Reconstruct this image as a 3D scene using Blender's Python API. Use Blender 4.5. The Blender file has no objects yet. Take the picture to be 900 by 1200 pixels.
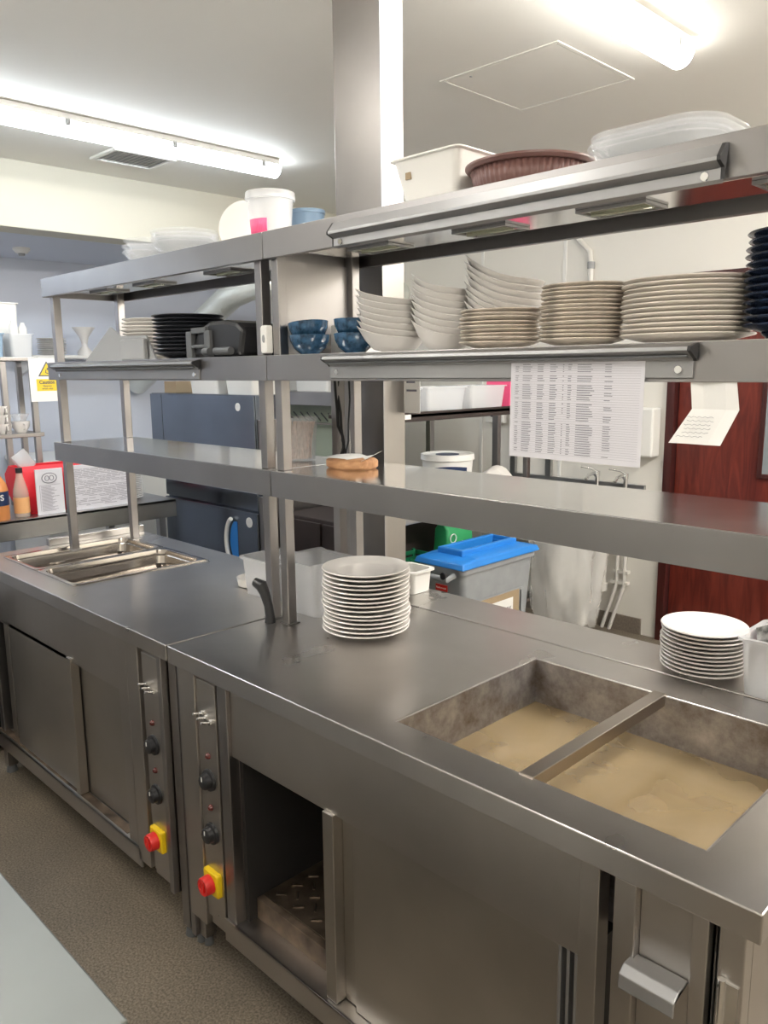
import bpy, bmesh, math, random
from mathutils import Vector, Matrix
random.seed(7)
SC = bpy.context.scene
COL = SC.collection
PI = math.pi

# ------------------------------------------------------------------ materials
def _mat(name):
    m = bpy.data.materials.new(name); m.use_nodes = True
    nt = m.node_tree
    return m, nt, nt.nodes['Principled BSDF']

def plain(name, col, rough=0.5, metal=0.0, var=0.0, scale=20, bump=0.0, bscale=60, **kw):
    m, nt, b = _mat(name)
    b.inputs['Base Color'].default_value = (*col, 1)
    b.inputs['Roughness'].default_value = rough
    b.inputs['Metallic'].default_value = metal
    for k, v in kw.items():
        b.inputs[k.replace('_', ' ')].default_value = v
    if var or bump:
        tc = nt.nodes.new('ShaderNodeTexCoord')
    if var:
        n = nt.nodes.new('ShaderNodeTexNoise'); n.inputs['Scale'].default_value = scale; n.inputs['Detail'].default_value = 6
        nt.links.new(tc.outputs['Object'], n.inputs['Vector'])
        r = nt.nodes.new('ShaderNodeValToRGB')
        r.color_ramp.elements[0].position = .3; r.color_ramp.elements[1].position = .7
        r.color_ramp.elements[0].color = (*[c * (1 - var) for c in col], 1)
        r.color_ramp.elements[1].color = (*[min(1, c * (1 + var)) for c in col], 1)
        nt.links.new(n.outputs['Fac'], r.inputs['Fac']); nt.links.new(r.outputs['Color'], b.inputs['Base Color'])
    if bump:
        n2 = nt.nodes.new('ShaderNodeTexNoise'); n2.inputs['Scale'].default_value = bscale; n2.inputs['Detail'].default_value = 4
        nt.links.new(tc.outputs['Object'], n2.inputs['Vector'])
        bp = nt.nodes.new('ShaderNodeBump'); bp.inputs['Strength'].default_value = bump; bp.inputs['Distance'].default_value = .01
        nt.links.new(n2.outputs['Fac'], bp.inputs['Height']); nt.links.new(bp.outputs['Normal'], b.inputs['Normal'])
    return m

def steel(name, col=(.47, .465, .46), rough=.3, brush=(3, 90, 90), smudge=.12, streak=.012):
    """brushed stainless: fine streaks in roughness, slow smudges, shallow bump"""
    m, nt, b = _mat(name)
    b.inputs['Metallic'].default_value = 1
    tc = nt.nodes.new('ShaderNodeTexCoord')
    mp = nt.nodes.new('ShaderNodeMapping'); mp.inputs['Scale'].default_value = brush
    nt.links.new(tc.outputs['Object'], mp.inputs['Vector'])
    n = nt.nodes.new('ShaderNodeTexNoise'); n.inputs['Scale'].default_value = 4; n.inputs['Detail'].default_value = 5
    nt.links.new(mp.outputs['Vector'], n.inputs['Vector'])
    s = nt.nodes.new('ShaderNodeTexNoise'); s.inputs['Scale'].default_value = 2.5; s.inputs['Detail'].default_value = 4; s.inputs['Roughness'].default_value = .5
    nt.links.new(tc.outputs['Object'], s.inputs['Vector'])
    ad = nt.nodes.new('ShaderNodeMath'); ad.operation = 'MULTIPLY_ADD'; ad.inputs[1].default_value = streak; ad.inputs[2].default_value = rough - streak / 2 - smudge * .5
    nt.links.new(n.outputs['Fac'], ad.inputs[0])
    a2 = nt.nodes.new('ShaderNodeMath'); a2.operation = 'MULTIPLY_ADD'; a2.inputs[1].default_value = smudge
    nt.links.new(s.outputs['Fac'], a2.inputs[0]); nt.links.new(ad.outputs[0], a2.inputs[2])
    nt.links.new(a2.outputs[0], b.inputs['Roughness'])
    r = nt.nodes.new('ShaderNodeValToRGB')
    r.color_ramp.elements[0].position = .35; r.color_ramp.elements[1].position = .65
    r.color_ramp.elements[0].color = (*[c * .9 for c in col], 1); r.color_ramp.elements[1].color = (*[c * 1.08 for c in col], 1)
    nt.links.new(s.outputs['Fac'], r.inputs['Fac']); nt.links.new(r.outputs['Color'], b.inputs['Base Color'])
    return m

def clear(name, col=(.9, .92, .93), rough=.25, alpha=.35):
    """milky translucent plastic: part see-through, part diffuse"""
    m, nt, b = _mat(name)
    b.inputs['Base Color'].default_value = (*col, 1); b.inputs['Roughness'].default_value = rough
    b.inputs['Alpha'].default_value = alpha
    b.inputs['Subsurface Weight'].default_value = 0
    return m

def emit(name, col, s):
    m, nt, b = _mat(name)
    b.inputs['Base Color'].default_value = (.9, .9, .9, 1)
    b.inputs['Emission Color'].default_value = (*col, 1); b.inputs['Emission Strength'].default_value = s
    return m

def wood(name, c1, c2, sc=(9, 9, 1.2), rough=.35):
    m, nt, b = _mat(name)
    tc = nt.nodes.new('ShaderNodeTexCoord'); mp = nt.nodes.new('ShaderNodeMapping'); mp.inputs['Scale'].default_value = sc
    nt.links.new(tc.outputs['Object'], mp.inputs['Vector'])
    n = nt.nodes.new('ShaderNodeTexNoise'); n.inputs['Scale'].default_value = 3; n.inputs['Detail'].default_value = 8; n.inputs['Distortion'].default_value = 1.5
    nt.links.new(mp.outputs['Vector'], n.inputs['Vector'])
    r = nt.nodes.new('ShaderNodeValToRGB'); r.color_ramp.elements[0].position = .35; r.color_ramp.elements[1].position = .68
    r.color_ramp.elements[0].color = (*c1, 1); r.color_ramp.elements[1].color = (*c2, 1)
    nt.links.new(n.outputs['Fac'], r.inputs['Fac']); nt.links.new(r.outputs['Color'], b.inputs['Base Color'])
    b.inputs['Roughness'].default_value = rough
    return m

M = {}
M['top'] = steel('steel_worktop', (.54, .52, .505), .28, (8, 2, 8), .06, 0)
M['front'] = steel('steel_front', (.49, .465, .44), .34, (3, 3, 90), .12)
M['door'] = steel('steel_door', (.46, .435, .40), .36, (90, 90, 3), .16)
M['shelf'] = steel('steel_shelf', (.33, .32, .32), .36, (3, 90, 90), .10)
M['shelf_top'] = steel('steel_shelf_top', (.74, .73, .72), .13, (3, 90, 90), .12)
M['post'] = steel('steel_post', (.35, .335, .33), .34, (90, 90, 3), .08)
M['colm'] = steel('steel_column', (.38, .36, .345), .34, (90, 90, 2), .08)
M['alu'] = steel('aluminium_rail', (.38, .38, .385), .52, (3, 90, 90), .05)
M['pan'] = steel('steel_pan', (.47, .43, .39), .16, (60, 60, 60), .08, 0)
M['tank'] = steel('steel_tank', (.40, .37, .35), .34, (3, 40, 40), .3)
M['fridge'] = steel('steel_fridge', (.22, .25, .30), .22, (90, 90, 3), .06)
M['bench'] = steel('steel_bench', (.42, .42, .42), .3, (3, 3, 60), .12)
M['chrome'] = plain('chrome', (.8, .8, .8), .1, 1)
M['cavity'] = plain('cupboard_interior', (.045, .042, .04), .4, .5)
M['slot_plate'] = plain('stained_plate', (.15, .115, .085), .4, .8, var=.5, scale=12)
M['bar'] = steel('steel_bar', (.40, .36, .32), .3, (60, 3, 60), .1)
M['china'] = plain('white_china', (.86, .83, .80), .22, var=.02, scale=8)
M['china_grey'] = plain('pale_grey_china', (.74, .715, .69), .3)
M['china_brown'] = plain('brown_rim_china', (.62, .55, .48), .35, var=.30, scale=28)
M['china_cream'] = plain('cream_china', (.74, .68, .62), .3, var=.05, scale=30)
M['charcoal'] = plain('charcoal_stoneware', (.028, .03, .038), .3)
M['navy'] = plain('navy_glaze', (.018, .028, .055), .2, var=.35, scale=50)
M['blue_glaze'] = plain('speckled_blue_glaze', (.03, .08, .15), .16, var=.6, scale=70)
M['ceil'] = plain('ceiling_paint', (.84, .82, .77), .7, var=.015, scale=2)
M['wall'] = plain('wall_cladding', (.78, .755, .70), .45, var=.015, scale=2)
M['cool_light_tint'] = plain('white_cool_light_tint', (.62, .66, .76), .55, var=.015, scale=1.5)  # white surfaces at far left, bluish cast of cool light put into the colour
M['beam'] = plain('beam_cream', (.62, .59, .50), .6, var=.01, scale=2)
M['white'] = plain('white_plastic', (.80, .79, .76), .35)
M['white_pipe'] = plain('white_pipe', (.72, .70, .66), .3)
M['paper'] = plain('paper', (.72, .71, .76), .8)
M['paper_w'] = plain('paper_white', (.85, .84, .82), .8)
M['ink'] = plain('ink', (.10, .10, .13), .8)
M['ink_soft'] = plain('ink_soft', (.32, .31, .36), .8)
M['print_grey'] = plain('print_grey', (.20, .20, .24), .8)
M['black'] = plain('black_plastic', (.018, .018, .02), .35)
M['black_rub'] = plain('black_rubber', (.012, .012, .013), .6)
M['dark'] = plain('dark_brown_panel', (.035, .024, .022), .5, var=.2, scale=10)
M['grey_pl'] = plain('grey_plastic', (.33, .335, .34), .45)
M['grey_dk'] = plain('dark_grey_plastic', (.10, .105, .11), .4)
M['bin_grey'] = plain('bin_grey', (.30, .315, .33), .5, var=.06, scale=20)
M['blue'] = plain('bright_blue_plastic', (.02, .22, .68), .38)
M['red'] = plain('red_plastic', (.70, .025, .02), .35)
M['yellow'] = plain('yellow_plastic', (.85, .58, .01), .4)
M['yellow_sign'] = plain('yellow_sign', (.85, .62, .05), .6)
M['red_fab'] = plain('red_bag', (.75, .02, .035), .55, bump=.3, bscale=12)
M['pink'] = plain('pink_plastic', (.88, .10, .25), .4)
M['green'] = plain('green_crate', (.01, .16, .07), .5)
M['milky'] = clear('milky_plastic', (.86, .87, .89), .3, .36)
M['milky_lo'] = clear('clear_plastic', (.88, .90, .93), .10, .22)
M['film'] = clear('plastic_film', (.86, .85, .83), .2, .34)
M['orange'] = plain('orange_sauce', (.75, .30, .10), .3)
M['glassy'] = clear('clear_bottle', (.85, .75, .65), .06, .45)
M['label_b'] = plain('navy_label', (.01, .03, .10), .4)
M['brown'] = plain('brown_fluted_ceramic', (.17, .085, .075), .4)
M['wood_l'] = wood('pale_wood', (.42, .20, .09), (.60, .33, .16), (3, 12, 12), .5)
M['card'] = plain('cardboard', (.36, .27, .17), .8)
M['straw'] = plain('wooden_sticks', (.50, .30, .19), .6, var=.4, scale=60)
M['mahog'] = wood('mahogany', (.085, .012, .008), (.17, .028, .018), (7, 7, .9), .3)
M['mahog_d'] = wood('mahogany_frame', (.04, .008, .007), (.07, .014, .012), (7, 7, .9), .35)
M['glass'] = plain('wired_glass', (.25, .28, .30), .1)
M['rust'] = plain('rusty_track', (.17, .125, .09), .5, .7, var=.65, scale=14)
M['lamp_glass'] = plain('lamp_glass', (.55, .56, .45), .08, .6)
M['lens'] = plain('red_lens', (.10, .02, .018), .2)
M['tube'] = emit('tube_cool', (.86, .94, 1.0), 25)
M['fill_tube5'] = emit('fill_cool_far', (.80, .90, 1.0), 10)  # this and the next two emitters serve lamps added out of view
M['fill_tube4'] = emit('fill_bright', (1.0, .965, .90), 100)
M['fill_tube3'] = emit('fill_dim', (1.0, .965, .90), 38)
M['tube2'] = emit('tube_warm', (1.0, .965, .90), 18)
M['foam'] = plain('lime_scale', (.72, .62, .48), .8)
M['cutlery'] = plain('sachet_print', (.55, .55, .53), .4, var=.9, scale=45)
M['blue_pot'] = plain('dusty_blue_plastic', (.16, .24, .34), .4)
M['sky_plastic'] = plain('pale_blue_plastic', (.30, .42, .55), .35)
M['green_print'] = plain('green_print', (.02, .30, .10), .5)
M['duct'] = plain('foil_duct', (.70, .72, .68), .3, .5, bump=.5, bscale=30)

def floor_mat():
    m, nt, b = _mat('speckled_floor')
    tc = nt.nodes.new('ShaderNodeTexCoord')
    n = nt.nodes.new('ShaderNodeTexNoise'); n.inputs['Scale'].default_value = 160; n.inputs['Detail'].default_value = 3
    n2 = nt.nodes.new('ShaderNodeTexNoise'); n2.inputs['Scale'].default_value = 2.2; n2.inputs['Detail'].default_value = 6
    for q in (n, n2): nt.links.new(tc.outputs['Object'], q.inputs['Vector'])
    r = nt.nodes.new('ShaderNodeValToRGB'); e = r.color_ramp.elements
    e[0].position = .34; e[0].color = (.105, .086, .064, 1); e[1].position = .66; e[1].color = (.25, .21, .162, 1)
    nt.links.new(n.outputs['Fac'], r.inputs['Fac'])
    r2 = nt.nodes.new('ShaderNodeValToRGB'); e = r2.color_ramp.elements
    e[0].position = .3; e[0].color = (.72, .72, .72, 1); e[1].position = .7; e[1].color = (1.12, 1.1, 1.05, 1)
    nt.links.new(n2.outputs['Fac'], r2.inputs['Fac'])
    mx = nt.nodes.new('ShaderNodeMix'); mx.data_type = 'RGBA'; mx.blend_type = 'MULTIPLY'; mx.inputs[0].default_value = 1
    nt.links.new(r.outputs['Color'], mx.inputs[6]); nt.links.new(r2.outputs['Color'], mx.inputs[7])
    nt.links.new(mx.outputs[2], b.inputs['Base Color'])
    b.inputs['Roughness'].default_value = .5
    return m
M['floor'] = floor_mat()

def water_mat():
    m, nt, b = _mat('cloudy_water')
    tc = nt.nodes.new('ShaderNodeTexCoord')
    n = nt.nodes.new('ShaderNodeTexNoise'); n.inputs['Scale'].default_value = 5; n.inputs['Detail'].default_value = 7; n.inputs['Distortion'].default_value = .6
    nt.links.new(tc.outputs['Object'], n.inputs['Vector'])
    r = nt.nodes.new('ShaderNodeValToRGB'); e = r.color_ramp.elements
    e[0].position = .3; e[0].color = (.44, .32, .17, 1); e[1].position = .75; e[1].color = (.56, .43, .25, 1)
    nt.links.new(n.outputs['Fac'], r.inputs['Fac']); nt.links.new(r.outputs['Color'], b.inputs['Base Color'])
    b.inputs['Roughness'].default_value = .07; b.inputs['Alpha'].default_value = .55
    bp = nt.nodes.new('ShaderNodeBump'); bp.inputs['Strength'].default_value = .02
    nt.links.new(n.outputs['Fac'], bp.inputs['Height']); nt.links.new(bp.outputs['Normal'], b.inputs['Normal'])
    return m
M['water'] = water_mat()

def tank_mat():
    """tank wall with limescale blotches and brown deposits"""
    m, nt, b = _mat('stained_tank')
    tc = nt.nodes.new('ShaderNodeTexCoord')
    n = nt.nodes.new('ShaderNodeTexNoise'); n.inputs['Scale'].default_value = 9; n.inputs['Detail'].default_value = 9; n.inputs['Roughness'].default_value = .7
    nt.links.new(tc.outputs['Object'], n.inputs['Vector'])
    r = nt.nodes.new('ShaderNodeValToRGB'); e = r.color_ramp.elements
    e[0].position = .32; e[0].color = (.15, .11, .08, 1); e[1].position = .72; e[1].color = (.60, .57, .55, 1)
    x = r.color_ramp.elements.new(.5); x.color = (.33, .31, .31, 1)
    nt.links.new(n.outputs['Fac'], r.inputs['Fac']); nt.links.new(r.outputs['Color'], b.inputs['Base Color'])
    b.inputs['Metallic'].default_value = .75; b.inputs['Roughness'].default_value = .42
    return m
M['tank'] = tank_mat()

# ------------------------------------------------------------------ mesh helpers
class MB:
    def __init__(s): s.bm = bmesh.new()
    def box(s, x0, x1, y0, y1, z0, z1):
        v = [s.bm.verts.new(p) for p in ((x0,y0,z0),(x1,y0,z0),(x1,y1,z0),(x0,y1,z0),(x0,y0,z1),(x1,y0,z1),(x1,y1,z1),(x0,y1,z1))]
        for f in ((3,2,1,0),(4,5,6,7),(0,1,5,4),(1,2,6,5),(2,3,7,6),(3,0,4,7)): s.bm.faces.new([v[i] for i in f])
        return s
    def poly(s, pts, vec):
        """prism: polygon pts swept by vec"""
        a = [s.bm.verts.new(p) for p in pts]; b = [s.bm.verts.new(Vector(p) + Vector(vec)) for p in pts]
        n = len(a)
        s.bm.faces.new(a[::-1]); s.bm.faces.new(b)
        for i in range(n): s.bm.faces.new((a[i], a[(i+1) % n], b[(i+1) % n], b[i]))
        bmesh.ops.recalc_face_normals(s.bm, faces=s.bm.faces[:])
        return s
    def cyl(s, p, q, r, r2=None, n=20, cap=True):
        p, q = Vector(p), Vector(q); r2 = r if r2 is None else r2
        d = (q - p).normalized(); u = d.orthogonal().normalized(); w = d.cross(u)
        A = []; B = []
        for i in range(n):
            t = 2 * PI * i / n; e = u * math.cos(t) + w * math.sin(t)
            A.append(s.bm.verts.new(p + e * r)); B.append(s.bm.verts.new(q + e * r2))
        for i in range(n): s.bm.faces.new((A[i], A[(i+1) % n], B[(i+1) % n], B[i]))
        if cap: s.bm.faces.new(A[::-1]); s.bm.faces.new(B)
        return s
    def tube(s, pts, r, n=10):
        pts = [Vector(p) for p in pts]; rings = []
        u = None
        for i, p in enumerate(pts):
            d = (pts[min(i+1, len(pts)-1)] - pts[max(i-1, 0)]).normalized()
            u = d.orthogonal().normalized() if u is None else (u - d * u.dot(d)).normalized()
            w = d.cross(u); rr = r[i] if isinstance(r, (list, tuple)) else r
            rings.append([s.bm.verts.new(p + (u * math.cos(2*PI*k/n) + w * math.sin(2*PI*k/n)) * rr) for k in range(n)])
        for a, b in zip(rings, rings[1:]):
            for k in range(n): s.bm.faces.new((a[k], a[(k+1) % n], b[(k+1) % n], b[k]))
        s.bm.faces.new(rings[0][::-1]); s.bm.faces.new(rings[-1])
        return s
    def lathe(s, prof, c=(0, 0, 0), n=48, fn=None):
        """prof: closed-ish list of (r, z). r=0 ends collapse to a point. fn(x,y,z,r,t)->point"""
        c = Vector(c); rings = []
        for r, z in prof:
            if r < 1e-6:
                p = Vector((0, 0, z))
                if fn: p = Vector(fn(0, 0, z, 0, 0))
                rings.append([s.bm.verts.new(p + c)])
            else:
                ring = []
                for k in range(n):
                    t = 2 * PI * k / n; p = (r * math.cos(t), r * math.sin(t), z)
                    if fn: p = fn(*p, r, t)
                    ring.append(s.bm.verts.new(Vector(p) + c))
                rings.append(ring)
        for a, b in zip(rings, rings[1:]):
            if len(a) == 1 and len(b) == 1: continue
            for k in range(n):
                k2 = (k + 1) % n
                if len(a) == 1: s.bm.faces.new((a[0], b[k2], b[k]))
                elif len(b) == 1: s.bm.faces.new((a[k], a[k2], b[0]))
                else: s.bm.faces.new((a[k], a[k2], b[k2], b[k]))
        bmesh.ops.recalc_face_normals(s.bm, faces=s.bm.faces[:])
        return s
    def rrect_shell(s, levels, c=(0, 0, 0), seg=6):
        """levels: list of (halfx, halfy, corner radius, z); closed surface bottom..up..inside bottom"""
        rings = []; c = Vector(c)
        for hx, hy, cr, z in levels:
            ring = []
            for (sx, sy, a0) in ((1, 1, 0), (-1, 1, 90), (-1, -1, 180), (1, -1, 270)):
                for k in range(seg + 1):
                    a = math.radians(a0 + 90 * k / seg)
                    ring.append(s.bm.verts.new(c + Vector((sx * (hx - cr) + cr * math.cos(a), sy * (hy - cr) + cr * math.sin(a), z))))
            rings.append(ring)
        n = len(rings[0])
        for a, b in zip(rings, rings[1:]):
            for k in range(n): s.bm.faces.new((a[k], a[(k+1) % n], b[(k+1) % n], b[k]))
        s.bm.faces.new(rings[0][::-1]); s.bm.faces.new(rings[-1])
        bmesh.ops.recalc_face_normals(s.bm, faces=s.bm.faces[:])
        return s
    def grid_plate(s, xs, ys, z0, z1, holes):
        """slab with rectangular holes given as (i,j) cells"""
        g = [[s.bm.verts.new((x, y, z1)) for y in ys] for x in xs]; fs = []
        for i in range(len(xs) - 1):
            for j in range(len(ys) - 1):
                if (i, j) in holes: continue
                fs.append(s.bm.faces.new((g[i][j], g[i+1][j], g[i+1][j+1], g[i][j+1])))
        ex = bmesh.ops.extrude_face_region(s.bm, geom=fs)
        vs = [e for e in ex['geom'] if isinstance(e, bmesh.types.BMVert)]
        for v in vs: v.co.z = z0
        s.bm.verts.ensure_lookup_table()
        # extrude moves the region; rebuild the top cap
        for i in range(len(xs) - 1):
            for j in range(len(ys) - 1):
                if (i, j) in holes: continue
                q = (g[i][j], g[i+1][j], g[i+1][j+1], g[i][j+1])
                if all(v.is_valid for v in q) and s.bm.faces.get(q) is None: s.bm.faces.new(q)
        bmesh.ops.recalc_face_normals(s.bm, faces=s.bm.faces[:])
        return s
    def rot(s, ang, axis='Z', about=(0, 0, 0)):
        bmesh.ops.rotate(s.bm, cent=about, matrix=Matrix.Rotation(ang, 3, axis), verts=s.bm.verts[:]); return s
    def build(s, name, mat, parent=None, bev=0.0, smooth=False, solid=0.0, label=None):
        me = bpy.data.meshes.new(name)
        if parent is not None:
            p = parent; off = Vector((0, 0, 0))
            while p is not None: off += p.location; p = p.parent
            bmesh.ops.translate(s.bm, vec=-off, verts=s.bm.verts[:])
        s.bm.to_mesh(me); s.bm.free()
        me.materials.append(M[mat] if isinstance(mat, str) else mat)
        if smooth:
            for f in me.polygons: f.use_smooth = True
            if smooth != 'all':
                me.set_sharp_from_angle(angle=math.radians(40))
        o = bpy.data.objects.new(name, me); COL.objects.link(o)
        if parent is not None: o.parent = parent
        if solid:
            sm = o.modifiers.new('s', 'SOLIDIFY'); sm.thickness = solid; sm.offset = 0
        if bev:
            b = o.modifiers.new('b', 'BEVEL'); b.width = bev; b.segments = 2; b.limit_method = 'ANGLE'
        if label: o['label'] = label
        return o

def tag(o, label, cat, group=None):
    o['label'] = label; o['category'] = cat
    if group: o['group'] = group
    return o
def T(name, loc, label, cat, group=None):
    o = bpy.data.objects.new(name, None); o.empty_display_size = .05; COL.objects.link(o); o.location = loc
    return tag(o, label, cat, group)
def solo(name, mb, mat, label, cat, group=None, **kw):
    o = mb.build(name, mat, None, **kw); me = o.data
    xs = [v.co.x for v in me.vertices]; ys = [v.co.y for v in me.vertices]; zs = [v.co.z for v in me.vertices]
    c = Vector(((min(xs)+max(xs))/2, (min(ys)+max(ys))/2, min(zs)))
    me.transform(Matrix.Translation(-c)); o.location = c
    return tag(o, label, cat, group)
def struct(name, mb, mat, **kw):
    o = mb.build(name, mat, None, **kw); o['kind'] = 'structure'; return o
def copy_tree(o, parent=None):
    c = o.copy(); COL.objects.link(c)
    if parent is not None: c.parent = parent
    for ch in list(o.children): copy_tree(ch, c)
    return c
def text(name, s, size, mat, parent, loc, rot, depth=.0004, align='CENTER', bend=None, label=None, bold=0):
    cu = bpy.data.curves.new(name, 'FONT'); cu.body = s; cu.size = size; cu.extrude = depth; cu.align_x = align; cu.align_y = 'CENTER'; cu.offset = bold
    t = bpy.data.objects.new(name, cu); COL.objects.link(t)
    dg = bpy.context.evaluated_depsgraph_get(); me = bpy.data.meshes.new_from_object(t.evaluated_get(dg))
    bpy.data.objects.remove(t)
    if bend:      # wrap x around a vertical cylinder of this radius
        for v in me.vertices:
            a = v.co.x / bend; v.co = Vector((bend * math.sin(a), v.co.y, bend * math.cos(a) - bend + v.co.z))
    me.materials.clear(); me.materials.append(M[mat])
    from mathutils import Euler
    me.transform(Euler(rot).to_matrix().to_4x4())
    off = Vector((0, 0, 0)); p = parent
    while p is not None: off += p.location; p = p.parent
    me.transform(Matrix.Translation(Vector(loc) - off))
    o = bpy.data.objects.new(name, me); COL.objects.link(o); o.parent = parent
    if label: o['label'] = label
    return o
ORD = ['topmost', 'second from top', 'third from top', 'fourth from top', 'fifth from top', 'sixth from top', 'seventh from top', 'eighth from top', 'ninth from top', 'tenth from top', 'eleventh from top', 'twelfth from top', 'thirteenth from top', 'fourteenth from top', 'fifteenth from top', 'sixteenth from top']
def stack(proto, n, x, y, z, dz, fmt, cat, group, jit=.002, tilt=0.0, rz=0.0, scale=None):
    """n copies of proto, bottom first; label from fmt with the rank in the stack"""
    out = []
    for i in range(n):
        rank = n - 1 - i
        o = proto if (i == 0 and not proto.get('label')) else copy_tree(proto)
        o.location = (x + random.uniform(-jit, jit), y + random.uniform(-jit, jit), z + i * dz)
        o.rotation_euler = (random.uniform(-tilt, tilt), random.uniform(-tilt, tilt), rz)
        r = 'bottommost' if (rank == n - 1 and n > 2) else ORD[rank]
        if n == 2: r = 'upper' if rank == 0 else 'lower'
        tag(o, fmt.format(r), cat, group); out.append(o)
    return out

# ------------------------------------------------------------------ the room
HC = 2.75; WY = 3.40
struct('floor', MB().box(-4.1, 3.3, -2.6, 3.5, -.05, 0), 'floor')
struct('ceiling', MB().box(-2.78, 3.3, -2.6, 3.5, HC, HC + .05), 'ceil')
struct('ceiling', MB().box(-4.1, -2.98, -2.6, 3.5, 2.40, 2.45), 'cool_light_tint')
struct('trim_1', MB().box(-2.98, -2.78, -2.6, 3.4, 2.40, HC + .05), 'beam', bev=.004)
struct('wall_left', MB().box(-4.1, -4.0, -2.6, 3.5, 0, 2.40), 'cool_light_tint')
bw = MB()   # back wall with the door opening
bw.box(-4.0, -.27, WY, WY + .1, 0, HC); bw.box(-.27, .75, WY, WY + .1, 2.12, HC); bw.box(.75, 3.2, WY, WY + .1, 0, HC)
struct('wall_back', bw, 'wall')
struct('wall_right', MB().box(3.2, 3.3, -2.6, 3.5, 0, HC), 'wall')
struct('wall_front', MB().box(-4.0, 3.2, -2.6, -2.5, 0, HC), 'wall')
cj = MB()
for x in (-.98, -1.62, -2.9): cj.box(x - .012, x + .012, WY - .006, WY, 0, 2.6)
struct('trim_2', cj, 'white', bev=.002)
bb = struct('baseboard_back', MB().box(-4, -.37, WY - .012, WY, 0, .10), plain('coved_skirting', (.19, .16, .13), .5, var=.2, scale=90))
d = struct('door_1', MB().box(-.215, .70, WY + .02, WY + .065, .008, 2.06), 'mahog')
for args in ((-.27, -.222, 0, 2.12), (.706, .75, 0, 2.12)):
    MB().box(args[0], args[1], WY - .025, WY + .09, args[2], args[3]).build('door_frame', 'mahog_d', d, bev=.003)
MB().box(-.27, .75, WY - .025, WY + .09, 2.066, 2.12).build('door_frame', 'mahog_d', d, bev=.003)
f = MB(); f.box(.245, .27, WY + .005, WY + .02, 1.02, 1.95); f.box(.50, .525, WY + .005, WY + .02, 1.02, 1.95); f.box(.27, .50, WY + .005, WY + .02, 1.02, 1.045); f.box(.27, .50, WY + .005, WY + .02, 1.925, 1.95)
vp = f.build('vision_panel', 'mahog_d', d, bev=.003)
MB().box(.27, .50, WY + .01, WY + .019, 1.045, 1.925).build('pane', 'glass', vp)
MB().box(.60, .64, WY + .008, WY + .02, .95, 1.15).cyl((.62, WY - .03, 1.05), (.62, WY + .01, 1.05), .01).cyl((.62, WY - .03, 1.05), (.52, WY - .03, 1.05), .009).build('door_handle', 'chrome', d)

# ceiling fittings
h = T('ceiling_hatch', (-.145, 1.855, HC), 'square painted access hatch flush in the ceiling above the right shelving', 'hatch')
hf = MB(); x0, x1, y0, y1 = -.42, .13, 1.58, 2.13; w = .014
hf.box(x0, x1, y0, y0 + w, HC - .004, HC); hf.box(x0, x1, y1 - w, y1, HC - .004, HC); hf.box(x0, x0 + w, y0 + w, y1 - w, HC - .004, HC); hf.box(x1 - w, x1, y0 + w, y1 - w, HC - .004, HC)
hf.build('frame', 'ceil', h, bev=.001)
MB().box(x0 + w + .004, x1 - w - .004, y0 + w + .004, y1 - w - .004, HC - .0025, HC).build('panel', 'ceil', h)
MB().cyl((-.30, 1.63, HC - .004), (-.30, 1.63, HC - .0025), .006).build('lock', 'grey_pl', h)
v = T('ceiling_vent', (-2.33, 1.27, HC), 'louvred metal vent in the ceiling beside the left light tube', 'vent')
x0, x1, y0, y1 = -2.46, -2.18, 1.08, 1.44; w = .025
vf = MB(); vf.box(x0, x1, y0, y0 + w, HC - .012, HC); vf.box(x0, x1, y1 - w, y1, HC - .012, HC); vf.box(x0, x0 + w, y0 + w, y1 - w, HC - .012, HC); vf.box(x1 - w, x1, y0 + w, y1 - w, HC - .012, HC)
vf.build('frame', 'white', v, bev=.002)
vl = MB()
for i in range(11):
    yy = y0 + w + .012 + i * .028
    vl.poly([(x0 + w, yy, HC - .010), (x0 + w, yy + .003, HC - .010), (x0 + w, yy + .018, HC - .001), (x0 + w, yy + .015, HC - .001)], (x1 - x0 - 2 * w, 0, 0))
vl.build('louvres', 'grey_pl', v)

def tube_light(x, y0, y1, mat, label, hc=HC):
    z = hc - .012
    t = T('strip_light', (x, (y0 + y1) / 2, z), label, 'ceiling light', 'fluorescent strip lights on the ceiling')
    MB().poly([(x - .052, y0 + .01, hc - .001), (x + .052, y0 + .01, hc - .001), (x + .058, y0 + .01, z - .019), (x - .058, y0 + .01, z - .019)], (0, y1 - y0 - .02, 0)).build('housing', 'white', t, bev=.004)
    pr = []
    for k in range(13):
        a = PI + PI * k / 12
        pr.append((x + .052 * math.cos(a), y0, z - .020 + .056 * math.sin(a)))
    MB().poly(pr, (0, y1 - y0, 0)).build('diffuser', mat, t, smooth=True)
    n = 4
    for i in range(n):
        yy = y0 + .12 + (y1 - y0 - .24) * i / (n - 1)
        for s in (-1, 1):
            MB().box(x + s * .053 - .004, x + s * .053 + .004, yy - .012, yy + .012, z - .042, z - .012).build('clip', 'grey_pl', t, bev=.001)
    return t
tube_light(-1.86, .02, 1.86, 'tube', 'long lit cool white strip light on the ceiling, leftmost in view')
tube_light(.42, .10, 1.92, 'tube2', 'long lit strip light on the ceiling above the right end of the top shelf')
tube_light(-.6, -2.1, -.3, 'fill_tube3', 'unseen added fill strip light on the ceiling behind the camera')  # added lamp out of view, brightens the room from behind the camera
tube_light(2.3, -2.1, -.3, 'fill_tube3', 'unseen added fill strip light on the ceiling right of the camera')  # second added lamp out of view, more fill light
tube_light(1.9, 1.2, 3.0, 'fill_tube4', 'unseen added fill strip light on the ceiling beyond the right edge of the picture')  # unseen lamp added to lift the ceiling and walls
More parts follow.
